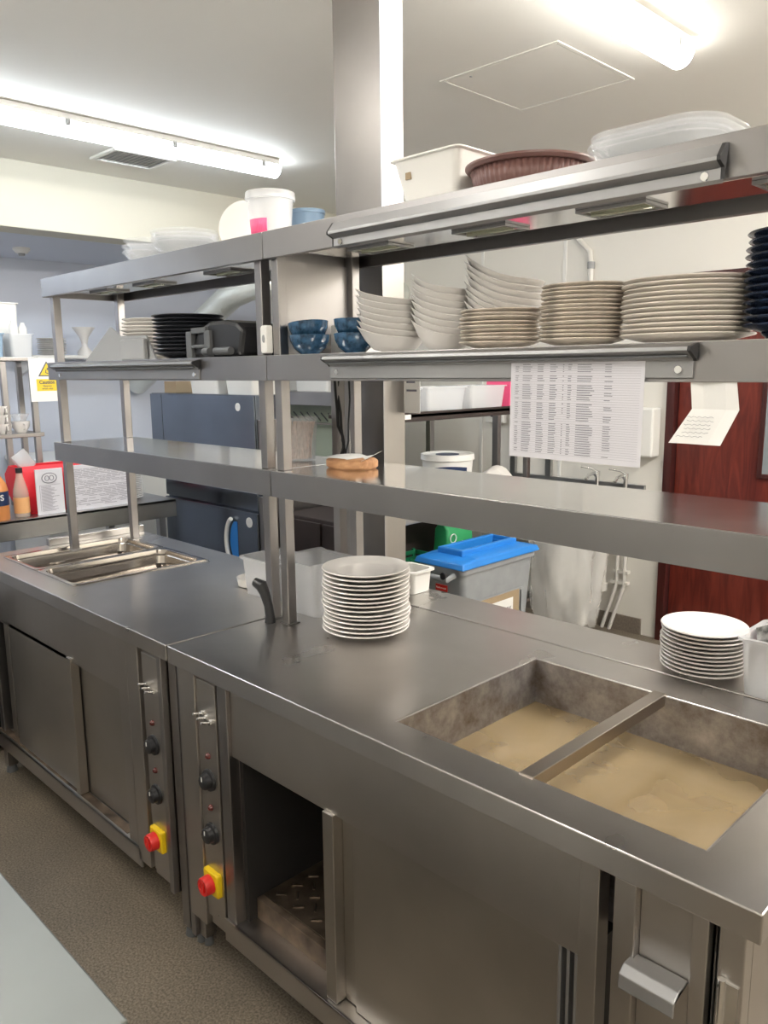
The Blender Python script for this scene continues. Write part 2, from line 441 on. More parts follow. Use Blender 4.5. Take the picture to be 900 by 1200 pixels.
tube_light(-3.4, -1.6, .2, 'fill_tube5', 'unseen added cool fill strip light under the lower ceiling beyond the left edge of the picture', 2.40)  # added out of view to throw cool light into the left zone
sd = T('smoke_detector', (-3.5, 1.09, 2.40), 'small round white smoke detector on the lower ceiling at far left', 'smoke detector')
MB().lathe([(0, 2.365), (.035, 2.367), (.045, 2.38), (.052, 2.385), (.052, 2.40), (0, 2.40)], (-3.5, 1.09, 0)).build('body', 'white', sd, smooth=True)
MB().lathe([(0, 2.35), (.018, 2.352), (.02, 2.366), (0, 2.366)], (-3.5, 1.09, 0)).build('sensor', 'grey_pl', sd, smooth=True)

# service column
c = T('service_column', (.04, .74, .9), 'tall boxed stainless service column rising to the ceiling behind the gantry', 'column')
MB().box(-.058, .140, .688, .780, .9035, HC - .002).build('casing', 'colm', c, bev=.002)
MB().box(.137, .1415, .6855, .6895, .9035, HC - .002).build('corner_strip', 'alu', c)

# ------------------------------------------------------------------ control panels
def controls(unit, xc, zs=1.0):
    y = .018
    cp = MB().box(xc - .043, xc + .043, y, y + .012, .155, .835).build('control_panel', 'front', unit, bev=.0015)
    for i, dx in enumerate((-.018, 0, .018)):
        MB().cyl((xc + dx, y - .006, .738 - dx * .4), (xc + dx, y, .738 - dx * .4), .0075, n=6).cyl((xc + dx, y - .028, .744 - dx * .4), (xc + dx, y - .004, .738 - dx * .4), .0032, .0026, n=10).build('toggle_switch', 'chrome', cp)
    for z in (.632, .486):
        MB().lathe([(0, .009), (.005, .008), (.008, .004), (.009, 0), (0, 0)], (0, 0, 0), n=20).rot(PI / 2, 'X').build_at(cp, 'indicator_light', 'lens', (xc, y, z))
    for z in (.565, .412):
        k = MB().lathe([(0, .024), (.016, .024), (.020, .021), (.022, .008), (.029, .006), (.030, 0), (0, 0)], n=32, fn=lambda x, yy, zz, r, t: (x * (1 + .05 * math.cos(12 * t) * (.009 < zz)), yy * (1 + .05 * math.cos(12 * t) * (.009 < zz)), zz)).rot(PI / 2, 'X').build_at(cp, 'control_knob', 'black', (xc, y, z))
        k['label'] = 'black round control knob'
        MB().box(xc - .0015, xc + .0015, y - .0255, y - .0235, z + .004, z + .016).build('knob_pointer', 'white', cp)
    z = .272
    p = MB(); p.rrect_shell([(.034, .034, .006, 0), (.034, .034, .006, .012), (.031, .031, .006, .015)]).rot(PI / 2, 'X')
    p.build_at(cp, 'isolator_plate', 'yellow', (xc, y, z), bev=.001)
    p = MB().lathe([(0, .033), (.014, .033), (.016, .040), (.023, .040), (.025, .036), (.026, .016), (0, .016)], n=32).box(-.006, .006, -.016, .016, .033, .041).rot(PI / 2, 'X')
    p.build_at(cp, 'isolator_knob', 'red', (xc, y, z))
    MB().cyl((xc + .012, y - .001, .175), (xc + .012, y + .001, .175), .003, n=12).build('screw', 'chrome', cp)
def build_at(s, parent, name, mat, loc, **kw):
    bmesh.ops.translate(s.bm, vec=Vector(loc), verts=s.bm.verts[:])
    return s.build(name, mat, parent, smooth=True, **kw)
MB.build_at = build_at

# ------------------------------------------------------------------ unit A (left heated cupboard)
A = T('heated_cupboard', (-.75, .37, 0), 'stainless hot cupboard with closed sliding doors and two steel pans let into its top', 'counter unit')
MB().grid_plate([-1.50, -1.395, -.772, -.003], [0, .105, .61, .735], .855, .90, {(1, 1)}).build('worktop', 'top', A, bev=.0025)
MB().box(-1.50, -1.47, .30, .735, .90, .93).build('end_upstand', 'top', A, bev=.002)
MB().box(-1.43, -.27, .030, .045, .665, .855).build('fascia', 'front', A, bev=.0015)
MB().box(-1.45, -.27, .30, .70, .18, .20).box(-1.45, -1.43, .05, .70, .14, .855).box(-.285, -.27, .05, .70, .14, .855).box(-1.45, -.27, .69, .70, .14, .855).build('carcass', 'door', A)
MB().box(-1.45, -.25, .012, .30, .180, .186).box(-1.45, -.25, .012, .018, .125, .186).build('bottom_rail', 'front', A, bev=.001)
MB().box(-1.45, -.36, .024, .052, .186, .1875).build('door_track', 'rust', A)
MB().box(-1.345, -1.30, .045, .07, .186, .665).build('post', 'door', A, bev=.002)
MB().box(-1.245, -.70, .030, .052, .19, .68).box(-.715, -.685, .022, .052, .19, .68).build('sliding_door', 'door', A, bev=.0015)
MB().box(-.72, -.335, .056, .07, .19, .68).build('sliding_door', 'door', A, bev=.0015)
MB().box(-.33, -.275, .018, .05, .13, .855).build('stile', 'front', A, bev=.002)
MB().box(-.262, -.192, .012, .045, .15, .855).box(-.192, -.058, .028, .05, .13, .855).build('control_housing', 'front', A, bev=.002)
controls(A, -.135)
MB().box(-.080, -.058, .010, .05, .13, .855).build('stile', 'post', A, bev=.002)
MB().box(-.052, -.014, .030, .07, .03, .855).build('leg', 'post', A, bev=.002)
for x, y in ((-1.44, .03), (-1.44, .66), (-.05, .66)):
    MB().box(x, x + .04, y, y + .04, .03, .855).build('leg', 'post', A, bev=.002)
for x, y in ((-.033, .05), (-1.42, .05), (-1.42, .68), (-.03, .68)):
    MB().cyl((x, y, 0), (x, y, .035), .022, .016).build('foot', 'grey_dk', A)

# ------------------------------------------------------------------ unit B (bain marie counter)
B = T('bain_marie_counter', (.77, .40, 0), 'stainless hot cupboard counter with a sunken water well and an open sliding door', 'counter unit')
WX0, WX1, WY0, WY1 = .764, 1.416, .091, .595
MB().grid_plate([.003, WX0, WX1, 1.53], [0, WY0, WY1, .712], .853, .90, {(1, 1)}).build('worktop', 'top', B, bev=.0025)
MB().box(.06, 1.53, .7135, .89, .865, .9025).build('rear_ledge', 'top', B, bev=.002)
tk = MB(); t = .003
tk.box(WX0, WX0 + t, WY0, WY1, .70, .898); tk.box(WX1 - t, WX1, WY0, WY1, .70, .898); tk.box(WX0 + t, WX1 - t, WY0, WY0 + t, .70, .898); tk.box(WX0 + t, WX1 - t, WY1 - t, WY1, .70, .898)
tk.box(WX0 + t, WX1 - t, WY0 + t, WY1 - t, .698, .702)
tk.build('water_well', 'tank', B)
MB().box(WX0 + .05, WX0 + .28, WY0 + .04, WY1 - .12, .735, .745).box(WX0 + .36, WX1 - .20, WY0 + .04, WY1 - .16, .735, .745).box(WX1 - .15, WX1 - .04, WY0 + .04, WY1 - .16, .735, .745).build('element_cover', 'foam', B)
MB().box(1.076, 1.106, WY0 - .006, WY1 + .004, .876, .9035).build('divider_bar', 'bar', B, bev=.0015)
MB().box(.245, 1.245, .030, .045, .658, .853).build('fascia', 'front', B, bev=.0015)
MB().box(.245, 1.27, .012, .095, .184, .190).box(.20, 1.27, .012, .018, .125, .190).build('bottom_rail', 'front', B, bev=.001)
MB().box(.262, 1.26, .074, .0945, .190, .249).build('inner_lip', 'rust', B, bev=.001)
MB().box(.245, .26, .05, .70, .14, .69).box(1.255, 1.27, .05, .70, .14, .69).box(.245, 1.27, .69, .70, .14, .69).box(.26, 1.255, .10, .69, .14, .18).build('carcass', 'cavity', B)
# raised slotted cover inside the cupboard
MB().box(.262, 1.25, .096, .60, .243, .250).build('slotted_cover', 'slot_plate', B, bev=.001)
sl = MB()
for i in range(13):
    for j in range(8):
        x = .30 + i * .036; y = .125 + j * .055 + (i % 2) * .027
        sl.poly([(x - .012, y + .008, .2502), (x - .008, y + .011, .2502), (x + .012, y - .008, .2502), (x + .008, y - .011, .2502)] if i % 2 else [(x - .012, y - .008, .2502), (x - .008, y - .011, .2502), (x + .012, y + .008, .2502), (x + .008, y + .011, .2502)], (0, 0, .003))
sl.build('raised_slots', 'bar', B)
MB().box(.60, .635, .022, .06, .192, .66).box(.68, 1.20, .040, .052, .192, .665).box(.635, .68, .050, .062, .192, .66).build('sliding_door', 'door', B, bev=.002)
MB().box(.80, 1.245, .058, .070, .192, .665).build('sliding_door', 'door', B, bev=.001)
for x in (1.200, 1.216, 1.231): MB().box(x, x + .006, .036, .056, .192, .665).build('door_runner', 'alu', B)
MB().box(1.247, 1.282, .016, .05, .125, .853).build('stile', 'front', B, bev=.002)
dr = MB().box(1.308, 1.345, .014, .045, .14, .845).box(1.345, 1.455, .030, .045, .14, .845).box(1.430, 1.455, .016, .045, .14, .845).build('door', 'front', B, bev=.002)
hb = MB(); pts = [(1.338, -.018, .712), (1.338, -.004, .722), (1.338, .029, .722), (1.338, .029, .718), (1.338, -.003, .718), (1.338, -.014, .709), (1.338, -.016, .688), (1.338, -.020, .688)]
hb.poly(pts, (.088, 0, 0)); hb.build('door_handle', 'alu', dr, bev=.002)
MB().cyl((1.478, .014, .66), (1.478, .014, .765), .0055, n=14).box(1.478, 1.50, .016, .020, .665, .76).build('hinge', 'chrome', dr)
MB().box(1.468, 1.505, .020, .05, .125, .853).build('stile', 'front', B, bev=.002)
MB().box(1.49, 1.505, .05, .86, .125, .853).build('side_panel', 'front', B)
MB().box(.205, .245, .018, .05, .125, .853).build('stile', 'post', B, bev=.002)
MB().box(.030, .108, .012, .045, .12, .853).box(.108, .205, .030, .05, .12, .853).build('control_housing', 'front', B, bev=.002)
controls(B, .152)
MB().box(.000, .022, .026, .07, .03, .853).build('leg', 'post', B, bev=.002)
MB().box(.022, .052, .040, .075, .03, .853).build('leg', 'post', B, bev=.002)
for x, y in ((1.45, .06), (1.45, .82), (.02, .82)):
    MB().box(x, x + .04, y, y + .04, .03, .853).build('leg', 'post', B, bev=.002)
for x, y in ((.012, .05), (.038, .058), (1.47, .08), (1.47, .84), (.04, .84)):
    MB().cyl((x, y, 0), (x, y, .035), .013 if x < .1 and y < .1 else .022, .011 if x < .1 and y < .1 else .016).build('foot', 'grey_dk', B)
solo('cloudy_water', MB().box(WX0 + .0035, WX1 - .0035, WY0 + .0035, WY1 - .0035, .7475, .787), 'water', 'still murky tan water lying in the sunken well of the counter', 'water')

# pans
def pan(x0, label):
    r = T('gastronorm_pan', (x0 + .1625, .3525, .9), label, 'steel pan', 'steel pans let into the counter top')
    hx, hy = .160, .265
    lv = [(hx - .022, hy - .022, .03, .842), (hx - .018, hy - .018, .035, .852), (hx - .016, hy - .016, .04, .896), (hx, hy, .012, .9005), (hx, hy, .012, .9035), (hx - .003, hy - .003, .012, .9045),
          (hx - .018, hy - .018, .038, .9025), (hx - .0215, hy - .0215, .036, .890), (hx - .022, hy - .022, .036, .8835), (hx - .026, hy - .026, .036, .880), (hx - .030, hy - .030, .04, .850), (hx - .045, hy - .045, .03, .8445)]
    MB().rrect_shell(lv, (x0 + .1625, .3525, 0), seg=8).build('basin', 'pan', r, smooth=True)
    return r
pan(-1.410, 'empty rectangular steel pan let into the counter top, further from the camera')
pan(-1.084, 'empty rectangular steel pan let into the counter top, nearer the camera')

# ------------------------------------------------------------------ gantries
GY0, GY1 = .312, .655
ZS = (1.343, 1.657, 1.977); LH = (.072, .067, .069)
def gantry(x0, x1, loc, label, lamps, pxs, zb, rails, endp):
    g = T('shelf_gantry', loc, label, 'shelving', 'stainless shelf gantries standing on the counter')
    for z, lh in zip(ZS, LH):
        s = MB()
        s.box(x0, x1, GY0 + .003, GY1 - .003, z - .003, z)
        s.box(x0, x1, GY0, GY0 + .003, z - lh, z); s.box(x0, x1, GY1 - .003, GY1, z - lh, z)
        s.box(x0, x0 + .003, GY0 + .003, GY1 - .003, z - lh, z - .003); s.box(x1 - .003, x1, GY0 + .003, GY1 - .003, z - lh, z - .003)
        s.box(x0, x1, GY0 + .003, GY0 + .018, z - lh, z - lh + .002); s.box(x0, x1, GY1 - .018, GY1 - .003, z - lh, z - lh + .002)
        sh = s.build('shelf', 'shelf', g, bev=.0012)
        MB().box(x0 + .004, x1 - .004, GY0 + .004, GY1 - .004, z, z + .0008).build('shelf_surface', 'shelf_top', sh)
    for px in pxs:
        for y in (.332, .60):
            p = MB()
            for (za, zt) in ((zb, ZS[0] - .003), (ZS[0] + .001, ZS[1] - .003), (ZS[1] + .001, ZS[2] - .003)):
                p.box(px, px + .030, y, y + .030, za, zt)
            p.build('post', 'post', g, bev=.002)
            MB().box(px - .006, px + .036, y - .006, y + .036, zb, zb + .004).build('post_foot', 'post', g, bev=.001)
    # heat lamp housing under the top shelf
    hz = ZS[2] - .055
    hl = MB().box(x0 + .08, x1 - .06, .395, .545, hz, ZS[2] - .004).build('heat_lamp_housing', 'shelf_top', g, bev=.002)
    for lx, w in lamps:
        fr = MB(); a, b = lx - w / 2, lx + w / 2
        fr.box(a, b, .425, .432, hz - .006, hz - .0005); fr.box(a, b, .508, .515, hz - .006, hz - .0005); fr.box(a, a + .007, .432, .508, hz - .006, hz - .0005); fr.box(b - .007, b, .432, .508, hz - .006, hz - .0005)
        fr.build('heat_lamp_frame', 'alu', hl)
        MB().box(a + .007, b - .007, .432, .508, hz - .003, hz - .0005).cyl((a + .01, .47, hz - .005), (b - .01, .47, hz - .005), .004, n=10).build('heat_lamp', 'lamp_glass', hl)
    for (zr, a, b, kind) in rails:
        y = GY0
        if kind == 'slant':
            pr = [(a, y, zr + .004), (a, y - .012, zr + .002), (a, y - .030, zr - .020), (a, y - .030, zr - .026), (a, y - .012, zr - .034), (a, y - .012, zr - .052), (a, y, zr - .056)]
        else:
            pr = [(a, y, zr), (a, y - .004, zr), (a, y - .030, zr - .006), (a, y - .032, zr - .013), (a, y - .008, zr - .026), (a, y - .005, zr - .030), (a, y - .005, zr - .058), (a, y, zr - .060)]
        rl = MB().poly(pr, (b - a, 0, 0)).build('ticket_rail', 'alu', g, bev=.0008)
        e = [(b, q[1], q[2]) for q in pr[:6]]
        MB().poly(e, (.006, 0, 0)).build('rail_end_cap', 'black', rl)
        e = [(a - .005, q[1], q[2]) for q in pr[:6]]
        MB().poly(e, (.005, 0, 0)).build('rail_end_cap', 'black', rl)
        MB().box(a + .004, b - .004, y - .0125 if kind == 'slant' else y - .0225, y - .0115 if kind == 'slant' else y - .010, (zr - .035) if kind == 'slant' else zr - .0235, (zr - .031) if kind == 'slant' else zr - .020).build('rubber_strip', 'grey_dk', rl)
        for xx in (a + .025, b - .025):
            zz = zr - .044
            yy = y - .012 if kind == 'slant' else y - .005
            MB().cyl((xx, yy - .003, zz), (xx, yy, zz), .0065, .0075, n=16).build('screw', 'chrome', rl)
    if endp:
        MB().box(x0 + .012, x0 + .015, .365, .598, ZS[1] + .002, ZS[2] - .07).build('end_panel', 'post', g)
    return g
gantry(-1.366, .0655, (-.65, .48, .90), 'left stainless three-shelf gantry standing over the counter with the steel pans',
       [(-1.12, .15), (-.78, .15), (-.32, .15)], (-1.345, .000), .9005, [(1.652, -1.27, -.262, 'flat')], False)
gantry(.0695, 1.53, (.95, .48, .9035), 'right stainless three-shelf gantry standing over the counter with the water well',
       [(.35, .15), (.70, .15), (1.02, .15), (1.36, .15)], (.074, 1.494), .9005, [(1.958, .365, 1.285, 'slant'), (1.655, .334, 1.255, 'flat')], True)

# ------------------------------------------------------------------ crockery prototypes
def plate_mb(R, h=.022, rim=.75, t=.004, n=56):
    f = R * .58
    pr = [(0, .003), (f - .006, .003), (f - .004, 0), (f, 0), (f + .002, .003), (R * rim, h * .45), (R - .002, h - .002), (R, h), (R - .002, h + .002),
          (R * rim, h * .45 + t + .001), (R * .68, h * .30 + t), (R * .62, t + .003), (0, t + .003)]
    return MB().lathe(pr, n=n)
def proto(name, mb, mat): return mb.build(name, mat, None, smooth=True)
# dinner plates on the worktop (front stack)
p = proto('dinner_plate', plate_mb(.121, .018), 'china')
stack(p, 15, .300, .452, .9012, .0118, 'white dinner plate, {} of the tall stack by the gantry post', 'plate', 'white dinner plates stacked on the counter', .0035)
p = proto('dinner_plate', plate_mb(.098, .016), 'china')
stack(p, 11, 1.100, .795, .9035, .0096, 'white dinner plate, {} of the stack at the counter rear right', 'plate', 'white plates stacked on the rear ledge', .002)

# curved white dishes, rim swept up on one side
def wave_mb(R, lift, lean=PI):
    def fn(x, y, z, r, t):
        k = (r / R) ** 2.2
        l = ((math.cos(t - lean) + 1) / 2) ** 3.2 * lift * k - .10 * lift * k * (1 - math.cos(t - lean)) * .5
        s = 1 + .10 * k * ((math.cos(t - lean) + 1) / 2)
        return (x * s, y * s * .95, z + l)
    pr = [(0, 0), (R * .56, 0), (R * .62, .002), (R * .80, .014), (R * .96, .033), (R, .037), (R * .985, .0385), (R * .93, .036), (R * .77, .0185), (R * .58, .006), (0, .005)]
    return MB().lathe(pr, n=56, fn=fn)
ZP = ZS[1] + .0012
def row(nm, mbf, mat, n, x, y, dz, fmt, cat, grp, jit=.0015, rz=0, tilt=0, z=ZP):
    return stack(proto(nm, mbf, mat), n, x, y, z, dz, fmt, cat, grp, jit, tilt, rz)
row('wave_bowl', wave_mb(.082, .030), 'china_grey', 7,  .412, .45, .0150, 'white swept-rim bowl, {} of the stack beside the blue bowls', 'bowl', 'swept-rim bowls on the plate shelf', rz=.6)
row('wave_bowl', wave_mb(.072, .040), 'china_grey', 8, .565, .47, .0150, 'white swept-rim bowl, {} of the middle swept-rim stack', 'bowl', 'swept-rim bowls on the plate shelf', rz=.6)
row('wave_bowl', wave_mb(.086, .060), 'china_grey', 9, .725, .50, .0145, 'white swept-rim bowl, {} of the tallest swept-rim stack', 'bowl', 'swept-rim bowls on the plate shelf', rz=.6)
row('side_plate', plate_mb(.088, .014), 'china_brown', 9, .770, .418, .0083, 'brown-edged side plate, {} of the lower speckled stack', 'plate', 'brown-edged side plates on the plate shelf', .004, tilt=.012)
row('side_plate', plate_mb(.087, .014), 'china_brown', 14, .955, .45, .0082, 'brown-edged side plate, {} of the taller speckled stack', 'plate', 'brown-edged side plates on the plate shelf', .004, tilt=.012)
row('large_plate', plate_mb(.122, .016), 'china_cream', 12, 1.165, .475, .0090, 'large cream plate, {} of the wide stack beside the navy dishes', 'plate', 'large cream plates on the plate shelf', .003)
row('navy_dish', plate_mb(.095, .026, .6), 'navy', 13, 1.375, .455, .0125, 'dark navy dish, {} of the tall stack at the right edge', 'bowl', 'navy dishes on the plate shelf', .003)
def bowl_mb(R, H, t=.004, foot=.45):
    pr = [(0, .002), (R * foot - .003, .002), (R * foot, 0), (R * foot + .003, .003), (R * .80, H * .32), (R * .96, H * .66), (R, H - .001), (R - t / 2, H), (R - t, H - .001), (R * .96 - t, H * .66), (R * .78 - t, H * .36), (R * foot, t + .006), (0, t + .004)]
    return MB().lathe(pr, n=48)
bwl = proto('glazed_bowl', bowl_mb(.054, .052), 'blue_glaze')
for (x, y, z, tl, lb) in ((.165, .385, ZP, 0, 'speckled blue glazed bowl, lower of the pair next to the gantry post'), (.165, .385, ZP + .033, .10, 'speckled blue glazed bowl, tilted in the pair next to the gantry post'),
                      (.305, .42, ZP, 0, 'speckled blue glazed bowl, lower of the pair beside the white swept-rim bowls'), (.305, .42, ZP + .036, 0, 'speckled blue glazed bowl, upper of the pair beside the white swept-rim bowls')):
    o = bwl if not bwl.get('label') else bwl.copy()
    if o is not bwl: COL.objects.link(o)
    o.location = (x, y, z); o.rotation_euler = (0, -tl, 0); tag(o, lb, 'bowl', 'blue glazed bowls on the plate shelf')
solo('paper_slip', MB().box(.12, .25, .50, .585, ZP, ZP + .082).rot(.03, 'Z', (.18, .54, 0)), 'paper_w', 'white pad of paper standing behind the speckled blue bowls', 'paper', bev=.003)

# left gantry, plate shelf
row('charcoal_plate', plate_mb(.117, .020), 'charcoal', 11, -.520, .44, .0118, 'black plate, {} of the stack between white plates and black machine', 'plate', 'black plates on the left plate shelf', .002)
row('oval_plate', plate_mb(.098, .018), 'china', 11, -.83, .47, .0125, 'white plate, {} of the stack behind the grey menu holder', 'plate', 'white plates on the left plate shelf', .003)
r = T('napkin_holder', (-.83, .36, ZP), 'pale grey slanted plastic napkin holder in front of the white plate stack', 'holder')
MB().poly([(-1.13, .358, ZP), (-.60, .358, ZP), (-.66, .358, ZP + .080), (-.84, .358, ZP + .084), (-.91, .358, ZP + .118)], (0, .006, 0)).build('back_panel', 'grey_pl', r)
MB().box(-.80, -.64, .335, .356, ZP, ZP + .070).build('front_pocket', 'grey_pl', r, bev=.006)
# black printer-like machine
m = T('receipt_printer', (-.20, .42, ZP), 'black rounded plastic machine with a grey front frame on the left plate shelf', 'machine')
pr = [(-.335, .33, ZP), (-.08, .33, ZP), (-.06, .33, ZP + .075), (-.09, .33, ZP + .095), (-.15, .33, ZP + .105), (-.23, .33, ZP + .105), (-.29, .33, ZP + .085), (-.325, .33, ZP + .045)]
MB().poly(pr, (0, .20, 0)).build('body', 'black', m, bev=.012)
fr = MB().box(-.345, -.315, .318, .335, ZP, ZP + .06).box(-.315, -.235, .318, .335, ZP + .070, ZP + .088).box(-.315, -.235, .318, .335, ZP + .028, ZP + .038).box(-.245, -.215, .318, .335, ZP, ZP + .078).box(-.345, -.315, .318, .335, ZP + .055, ZP + .078)
fr.build('front_frame', 'grey_dk', m, bev=.003)
MB().cyl((-.235, .312, ZP + .016), (-.205, .312, ZP + .016), .011).cyl((-.18, .315, ZP + .016), (-.10, .315, ZP + .016), .011).build('roller', 'grey_dk', m)
# wireless bell push on post
r = T('bell_box', (.056, .322, 1.66), 'small white plastic box with an oval button fixed to the gantry posts', 'switch box')
MB().rrect_shell([(.0155, .0375, .006, 0), (.0155, .0375, .006, .014), (.013, .035, .006, .018)]).rot(PI / 2, 'X').build_at(r, 'case', 'white', (.058, .331, 1.700))
MB().lathe([(0, .0035), (.005, .003), (.006, 0), (0, 0)], n=24, fn=lambda x, y, z, r_, t: (x, y * 1.9, z)).rot(PI / 2, 'X').build_at(r, 'button', 'grey_pl', (.058, .314, 1.702))

# ------------------------------------------------------------------ things on the top shelf
ZT = ZS[2] + .0012
def cup_mb(R0, R1, H, t=.0015, rim=.004):
    return MB().lathe([(0, 0), (R0 - .003, 0), (R0, .003), (R1, H - .006), (R1 + rim, H - .006), (R1 + rim, H), (R1 - t, H), (R0 - t, .005), (0, .004)], n=48)
stack(proto('clear_bowl', cup_mb(.050, .082, .050), 'milky_lo'), 3, -.79, .46, ZT, .020, 'clear plastic bowl, {} of the left clear stack on the top shelf', 'bowl', 'clear bowls on the left top shelf', .004)
stack(proto('clear_bowl', cup_mb(.072, .105, .052), 'milky_lo'), 4, -.545, .46, ZT, .012, 'clear plastic bowl, {} of the right clear stack on the top shelf', 'bowl', 'clear bowls on the left top shelf', .003)
lid = MB().lathe([(0, 0), (.062, 0), (.068, .003), (.078, .004), (.078, .007), (.066, .006), (.060, .004), (0, .004)], n=48).rot(PI / 2 - .2, 'X').rot(.5, 'Z')
bmesh.ops.translate(lid.bm, vec=(-.28, .50, ZT + .078), verts=lid.bm.verts[:])
solo('round_lid', lid, 'china_grey', 'pale round lid leaning upright between clear bowls and the pink-labelled tub', 'lid', smooth=True)
r = T('food_tub', (-.085, .46, ZT), 'white plastic tub with clear lid and pink label on the top shelf', 'tub')
MB().lathe([(0, 0), (.052, 0), (.056, .004), (.066, .128), (.062, .128), (.052, .006), (0, .005)], (-.085, .46, ZT), n=48).build('tub_body', 'milky', r, smooth=True)
lg = MB()
for i in range(14):
    a0 = math.radians(-112 + i * 4.6); a1 = math.radians(-112 + (i + 1) * 4.6)
    def P_(a, z): rr = .0568 + (.0665 - .0560) * (z / .128); return (-.085 + rr * math.cos(a), .46 + rr * math.sin(a), ZT + z)
    vs = [lg.bm.verts.new(P_(a0, .022)), lg.bm.verts.new(P_(a1, .022)), lg.bm.verts.new(P_(a1, .062)), lg.bm.verts.new(P_(a0, .062))]
    lg.bm.faces.new(vs)
lg.build('label', 'pink', r, smooth=True, solid=.0006)
MB().lathe([(0, .134), (.062, .134), (.065, .139), (.070, .139), (.072, .118), (.068, .116), (.067, .124), (0, .127)], (-.085, .46, ZT), n=48, fn=lambda x, y, z, rr, t: (x * (1 + .008 * math.cos(40 * t)), y * (1 + .008 * math.cos(40 * t)), z)).build('lid', 'milky', r, smooth=True)
solo('blue_tub', MB().lathe([(0, 0), (.045, 0), (.052, .095), (.054, .095), (.054, .105), (0, .105)], (-.075, .588, ZT), n=36), 'blue_pot', 'pale blue plastic pot behind the pink-labelled tub', 'tub', smooth=True)
r = T('white_food_box', (.595, .44, ZT), 'white flared plastic food box with a handle hole on the top shelf', 'food box')
def fl(levels, c): return MB().rrect_shell(levels, c, seg=6)
fl([(.075, .055, .015, 0), (.098, .075, .02, .100), (.106, .083, .02, .102), (.106, .083, .02, .105), (.094, .071, .018, .104), (.072, .052, .014, .004)], (.595, .44, ZT)).build('box_body', 'white', r, smooth=True)
sp = MB().poly([(.535, .370, ZT + .060), (.552, .370, ZT + .060), (.552, .370, ZT + .082), (.545, .370, ZT + .090), (.535, .370, ZT + .088)], (0, .004, 0)); sp.build('label_scrap', 'card', r)
r = T('fluted_dish', (.815, .455, ZT), 'brown fluted ceramic oven dish with plain rim on the top shelf', 'dish')
MB().lathe([(0, 0), (.108, 0), (.114, .006), (.124, .044), (.119, .044), (.109, .008), (0, .006)], (.815, .455, ZT), n=240, fn=lambda x, y, z, rr, t: (x * (1 + .014 * math.cos(60 * t) * (z > .003)), y * (1 + .014 * math.cos(60 * t) * (z > .003)), z)).build('dish_body', 'brown', r, smooth='all')
MB().lathe([(.118, .043), (.130, .043), (.136, .049), (.136, .053), (.130, .054), (.120, .051), (.118, .043)], (.815, .455, ZT), n=64).build('rim', 'brown', r, smooth=True)
stack(proto('clear_dish', MB().rrect_shell([(.098, .080, .05, 0), (.110, .092, .06, .006), (.122, .105, .07, .026), (.127, .110, .07, .028), (.127, .110, .07, .031), (.121, .104, .065, .029), (.106, .088, .055, .009), (.094, .076, .045, .004)], seg=8), 'milky_lo'), 4, 1.112, .46, ZT, .0090,
      'clear plastic oval dish, {} of the nested stack on the top shelf', 'dish', 'clear oval dishes on the top shelf', .004)

# ------------------------------------------------------------------ middle shelf (z1)
Z1 = ZS[0] + .0012
r = T('stick_tub', (-.075, .53, Z1), 'clear plastic tub full of wooden skewers behind the gantry post', 'tub')
MB().lathe([(0, 0), (.047, 0), (.050, .003), (.060, .128), (.063, .128), (.063, .133), (.058, .133), (.048, .005), (0, .004)], (-.075, .53, Z1), n=36).build('tub_body', 'milky_lo', r, smooth=True)
st = MB()
for i in range(80):
    a = random.random() * 2 * PI; rr = .04 * math.sqrt(random.random()); b = a + random.uniform(-.8, .8); r2 = .052 * math.sqrt(random.random())
    st.cyl((-.075 + rr * math.cos(a), .53 + rr * math.sin(a), Z1 + .006), (-.075 + r2 * math.cos(b), .53 + r2 * math.sin(b), Z1 + .118), .002, n=5)
o = solo('wooden_skewers', st, 'straw', 'bundle of wooden skewers standing in the clear tub', 'skewers'); o['kind'] = 'stuff'
r = T('bill_spike', (.193, .505, Z1), 'round wooden block with an upright metal bill spike on the middle shelf', 'bill spike')
MB().rrect_shell([(.072, .052, .05, 0), (.077, .057, .05, .006), (.077, .057, .05, .022), (.070, .05, .045, .028)], (.193, .505, Z1), seg=10).build('base', 'wood_l', r, smooth=True)
MB().cyl((.175, .515, Z1 + .028), (.175, .515, Z1 + .105), .0012, .0004, n=8).build('spike', 'chrome', r)
tk_ = MB(); g = []
for i in range(7):
    for j in range(4):
        x = .125 + i * .024; y = .455 + j * .030
        g.append(tk_.bm.verts.new((x, y, Z1 + .0315 + .010 * math.sin(i * 1.1) * (i > 2) + .004 * j * (i / 6))))
for i in range(6):
    for j in range(3): tk_.bm.faces.new((g[i*4+j], g[(i+1)*4+j], g[(i+1)*4+j+1], g[i*4+j+1]))
tk_.rot(.35, 'Z', (.193, .505, 0))
solo('order_ticket', tk_, 'paper_w', 'curled white paper ticket lying on the wooden bill spike block', 'paper', solid=.0004, smooth=True)
